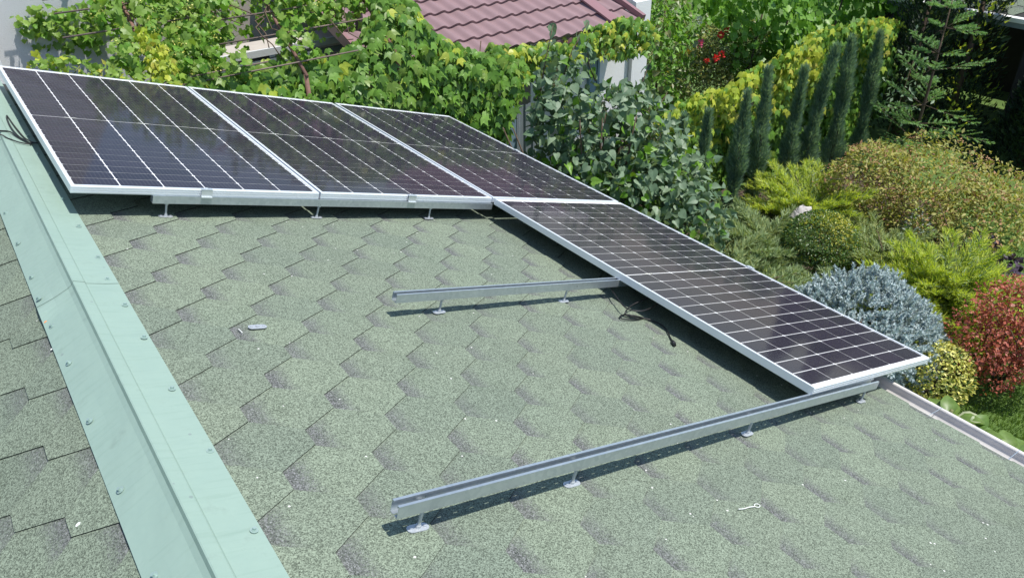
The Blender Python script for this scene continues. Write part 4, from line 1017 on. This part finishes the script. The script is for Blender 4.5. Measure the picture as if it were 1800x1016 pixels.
# ------------------------------------------------------------------ rounded shrubs
sp = thing('spirea', (9.2, -1.7, 0), 'broad olive yellow spirea with brown spent flower heads', 'shrub')
P_, N_ = [], []
for c, rad, n, sd in (((8.95, -1.1, .45), (.75, .6, .72), 2600, 71), ((9.35, -1.75, .45), (.85, .7, .70), 3200, 72), ((9.6, -2.45, .32), (.62, .55, .52), 1700, 73), ((9.0, -1.9, .3), (.6, .5, .5), 1200, 74), ((10.05, -2.3, .45), (.4, .4, .45), 700, 75)):
    a, b_ = shell(c, rad, n, sd, .30, -.4, .16); P_.append(a); N_.append(b_)
PS, NN = np.concatenate(P_), np.concatenate(N_); n = len(PS)
foliage(sp, 'crown', [T_oval()], PS, unit(NN * .5 + .8 * rnd(n)), unit(NN * .5 + UP * .5 + .5 * rnd(n)), rng.uniform(.04, .075, n), ['leaf_spirea', 'spirea_brown'], (rng.random(n) < .10).astype(int), kind='stuff')
k = rng.integers(0, n, 330); k = k[NN[k][:, 2] > .1]; c_ = PS[k] + NN[k] * .03; m_ = 12
ps = np.repeat(c_, m_, 0) + rng.normal(0, 1, (len(c_) * m_, 3)) * np.array([.032, .032, .012])
foliage(sp, 'flower_head', [T_round()], ps, rnd(len(ps)), unit(UP + .5 * rnd(len(ps))), .022, ['spirea_brown'], kind='stuff')
stems(sp, 'stem', [([(9.2, -1.7, 0), (9.2 + rng.normal(0, .3), -1.7 + rng.normal(0, .3), .4), (9.2 + rng.normal(0, .5), -1.7 + rng.normal(0, .4), .8)], [.012, .008, .004]) for q in range(8)])

def ball(name, c, rad, n, mats, fr, size, label, tpl=None, amp=.06, thick=.06, zmin=-.75, goldtop=None, cat='shrub'):
    t = thing(name, (c[0], c[1], 0), label, cat)
    ps, nn_ = shell(c, rad, n, int(c[0] * 100), amp, zmin, thick); n = len(ps)
    idx = (rng.random(n) < fr).astype(int)
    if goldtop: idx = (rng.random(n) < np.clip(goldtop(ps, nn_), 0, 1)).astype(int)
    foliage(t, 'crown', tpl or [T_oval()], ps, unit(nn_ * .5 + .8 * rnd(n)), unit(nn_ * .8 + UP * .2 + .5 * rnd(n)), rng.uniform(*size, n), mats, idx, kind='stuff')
    stems(t, 'stem', [([(c[0], c[1], 0), (c[0] + .03, c[1], c[2] * .7), (c[0], c[1] + .03, c[2] + rad[2] * .4)], [.015, .01, .005])])
    return t
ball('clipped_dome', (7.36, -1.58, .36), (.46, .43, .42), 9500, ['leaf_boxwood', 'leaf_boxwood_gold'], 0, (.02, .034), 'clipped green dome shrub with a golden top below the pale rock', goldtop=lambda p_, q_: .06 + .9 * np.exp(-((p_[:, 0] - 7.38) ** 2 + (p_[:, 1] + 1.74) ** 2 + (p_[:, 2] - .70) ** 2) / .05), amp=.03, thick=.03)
ball('euonymus_globe', (6.22, -3.66, .30), (.30, .30, .32), 3000, ['leaf_euonymus', 'leaf_boxwood'], .10, (.028, .05), 'round yellow variegated euonymus beside the gutter end', amp=.07)
bp_ = thing('barberry', (6.9, -3.95, 0), 'dark red barberry bush at the right edge of the picture', 'shrub')
P_, N_ = [], []
for c, rad, n, sd in (((6.95, -3.85, .80), (.36, .34, .38), 1500, 81), ((6.62, -3.80, .62), (.34, .3, .36), 1400, 82), ((6.85, -4.1, .55), (.36, .3, .40), 1400, 83), ((7.2, -4.05, .75), (.4, .35, .45), 1200, 84), ((6.6, -4.0, .38), (.22, .2, .26), 500, 85)):
    a, b_ = shell(c, rad, n, sd, .3, -.8, .2); P_.append(a); N_.append(b_)
PS, NN = np.concatenate(P_), np.concatenate(N_); n = len(PS)
foliage(bp_, 'crown', [T_oval(), T_round()], PS, unit(NN * .5 + .8 * rnd(n)), unit(NN * .5 + UP * .4 + .6 * rnd(n)), rng.uniform(.022, .042, n), ['leaf_barberry', 'leaf_rose'], (rng.random(n) < .0).astype(int), kind='stuff')
stems(bp_, 'stem', [([(6.9, -3.95, 0), (6.9 + rng.normal(0, .12), -3.95 + rng.normal(0, .1), .4), (6.9 + rng.normal(0, .25), -3.95 + rng.normal(0, .15), .85)], [.012, .008, .004]) for q in range(9)])
ball('heuchera', (9.25, -2.62, .14), (.20, .20, .16), 260, ['leaf_heuchera', 'leaf_heuchera'], 0, (.05, .08), 'dusky purple leafed clump at the foot of the spirea', [T_round()], amp=.2, cat='plant')
ball('heuchera', (9.0, -3.0, .12), (.19, .18, .15), 240, ['leaf_heuchera', 'leaf_heuchera'], 0, (.05, .08), 'lower dusky purple clump nearer the yellow juniper', [T_round()], amp=.2, cat='plant')
ball('silver_plant', (8.6, -2.05, .28), (.22, .2, .28), 420, ['leaf_silver', 'leaf_back_green'], .3, (.03, .055), 'small pale silvery leaved plant between olive juniper and spirea', amp=.25, cat='plant')

# hostas by the gutter
def hosta(x, y, n, L, mats, label, single=True):
    t = thing('hosta', (x, y, 0), label, 'hosta')
    me = [pymesh('leaf', T_hosta()[0], T_hosta()[1], mm, smooth=True) for mm in mats]
    for i in range(n):
        az = 6.283 * i / n + rng.normal(0, .25); el = rng.uniform(.15, .6)
        tip = np.array([[math.cos(az) * math.cos(el), math.sin(az) * math.cos(el), math.sin(el) - .1]]); nr = np.array([[-.3 * math.cos(az), -.3 * math.sin(az), 1.]])
        F = frames(tip, nr)[0]; s_ = L * rng.uniform(.75, 1.15)
        p_ = np.array((x, y, .28)) + tip[0] * .07
        mobj('leaf', me[i % len(me)], t, Matrix([[F[r, c] * s_ for c in range(3)] + [p_[r]] for r in range(3)] + [[0, 0, 0, 1]]))
    stems(t, 'stalk', [([(x, y, 0), (x, y, .4)], [.03, .015])], 'stem_green')
hosta(5.70, -4.03, 9, .20, ['leaf_hosta', 'leaf_hosta', 'leaf_hosta', 'leaf_hosta_cream'], 'green and cream hosta under the yellow euonymus')
hosta(5.66, -4.24, 9, .20, ['leaf_hosta', 'leaf_hosta', 'leaf_hosta', 'leaf_hosta', 'leaf_hosta_cream'], 'middle hosta of the three along the gutter')
hosta(5.64, -4.56, 9, .24, ['leaf_hosta', 'leaf_hosta'], 'plain yellow green hosta at the right end of the gutter')

# rocks
def rock(x, y, z, s, label, seed):
    r_ = np.random.default_rng(seed); mb = MB(); nlat, nlon = 9, 14; vs_ = []
    for i in range(nlat + 1):
        for j in range(nlon):
            a, b_ = math.pi * i / nlat, 6.283 * j / nlon; d = np.array([math.sin(a) * math.cos(b_), math.sin(a) * math.sin(b_), math.cos(a)])
            k = bumps(d[None], seed, .16)[0] * (1 + .05 * r_.normal()); vs_.append(d * np.array(s) * k)
    fs = [(i * nlon + j, (i + 1) * nlon + j, (i + 1) * nlon + (j + 1) % nlon, i * nlon + (j + 1) % nlon) for i in range(nlat) for j in range(nlon)]
    mb.add(vs_, fs); o = mb.obj('rock', 'pale_stone', None, Matrix.Translation((x, y, z))); tag(o, label, 'rock')
rock(7.66, -1.08, .38, (.17, .15, .21), 'pale grey rock standing behind the clipped dome', 5)
rock(7.46, -.98, .28, (.13, .11, .15), 'smaller pinkish rock half hidden by the sage juniper', 9)

# grass
gx_, gy_ = [], []
for (xa, xb, ya, yb_, n) in ((8.3, 13.6, -6.5, -2.2, 46000), (5.3, 8.4, -6.5, -3.6, 40000)):
    gx_.append(rng.uniform(xa, xb, n)); gy_.append(rng.uniform(ya, yb_, n))
x, y = np.concatenate(gx_), np.concatenate(gy_); n = len(x)
ps = np.stack([x, y, np.full(n, .0)], 1)
me = cloud_mesh('grass', [T_needle(.14)], ps, unit(UP + .45 * rnd(n)), rnd(n), rng.uniform(.03, .07, n), ['grass_blade'], np.zeros(n, int))
tag(mobj('grass', me), 'short green lawn grass to the right of the planting bed', 'grass', kind='stuff')
# low green filler plants between the shrubs
gc = []
x = rng.uniform(5.0, 9.4, 9000); y = rng.uniform(-3.4, .5, 9000)
k = in_poly(x, y, bed) & (rng.random(9000) < .8); ps = np.stack([x[k], y[k], rng.uniform(.02, .14, k.sum())], 1); n = len(ps)
me = cloud_mesh('ground_cover', [T_oval()], ps, unit(rnd(n) + UP * .3), unit(UP + .5 * rnd(n)), rng.uniform(.03, .07, n), ['leaf_boxwood', 'needle_sage'], (rng.random(n) < .3).astype(int))
tag(mobj('ground_cover', me), 'low green ground cover between the garden shrubs', 'ground cover', kind='stuff')
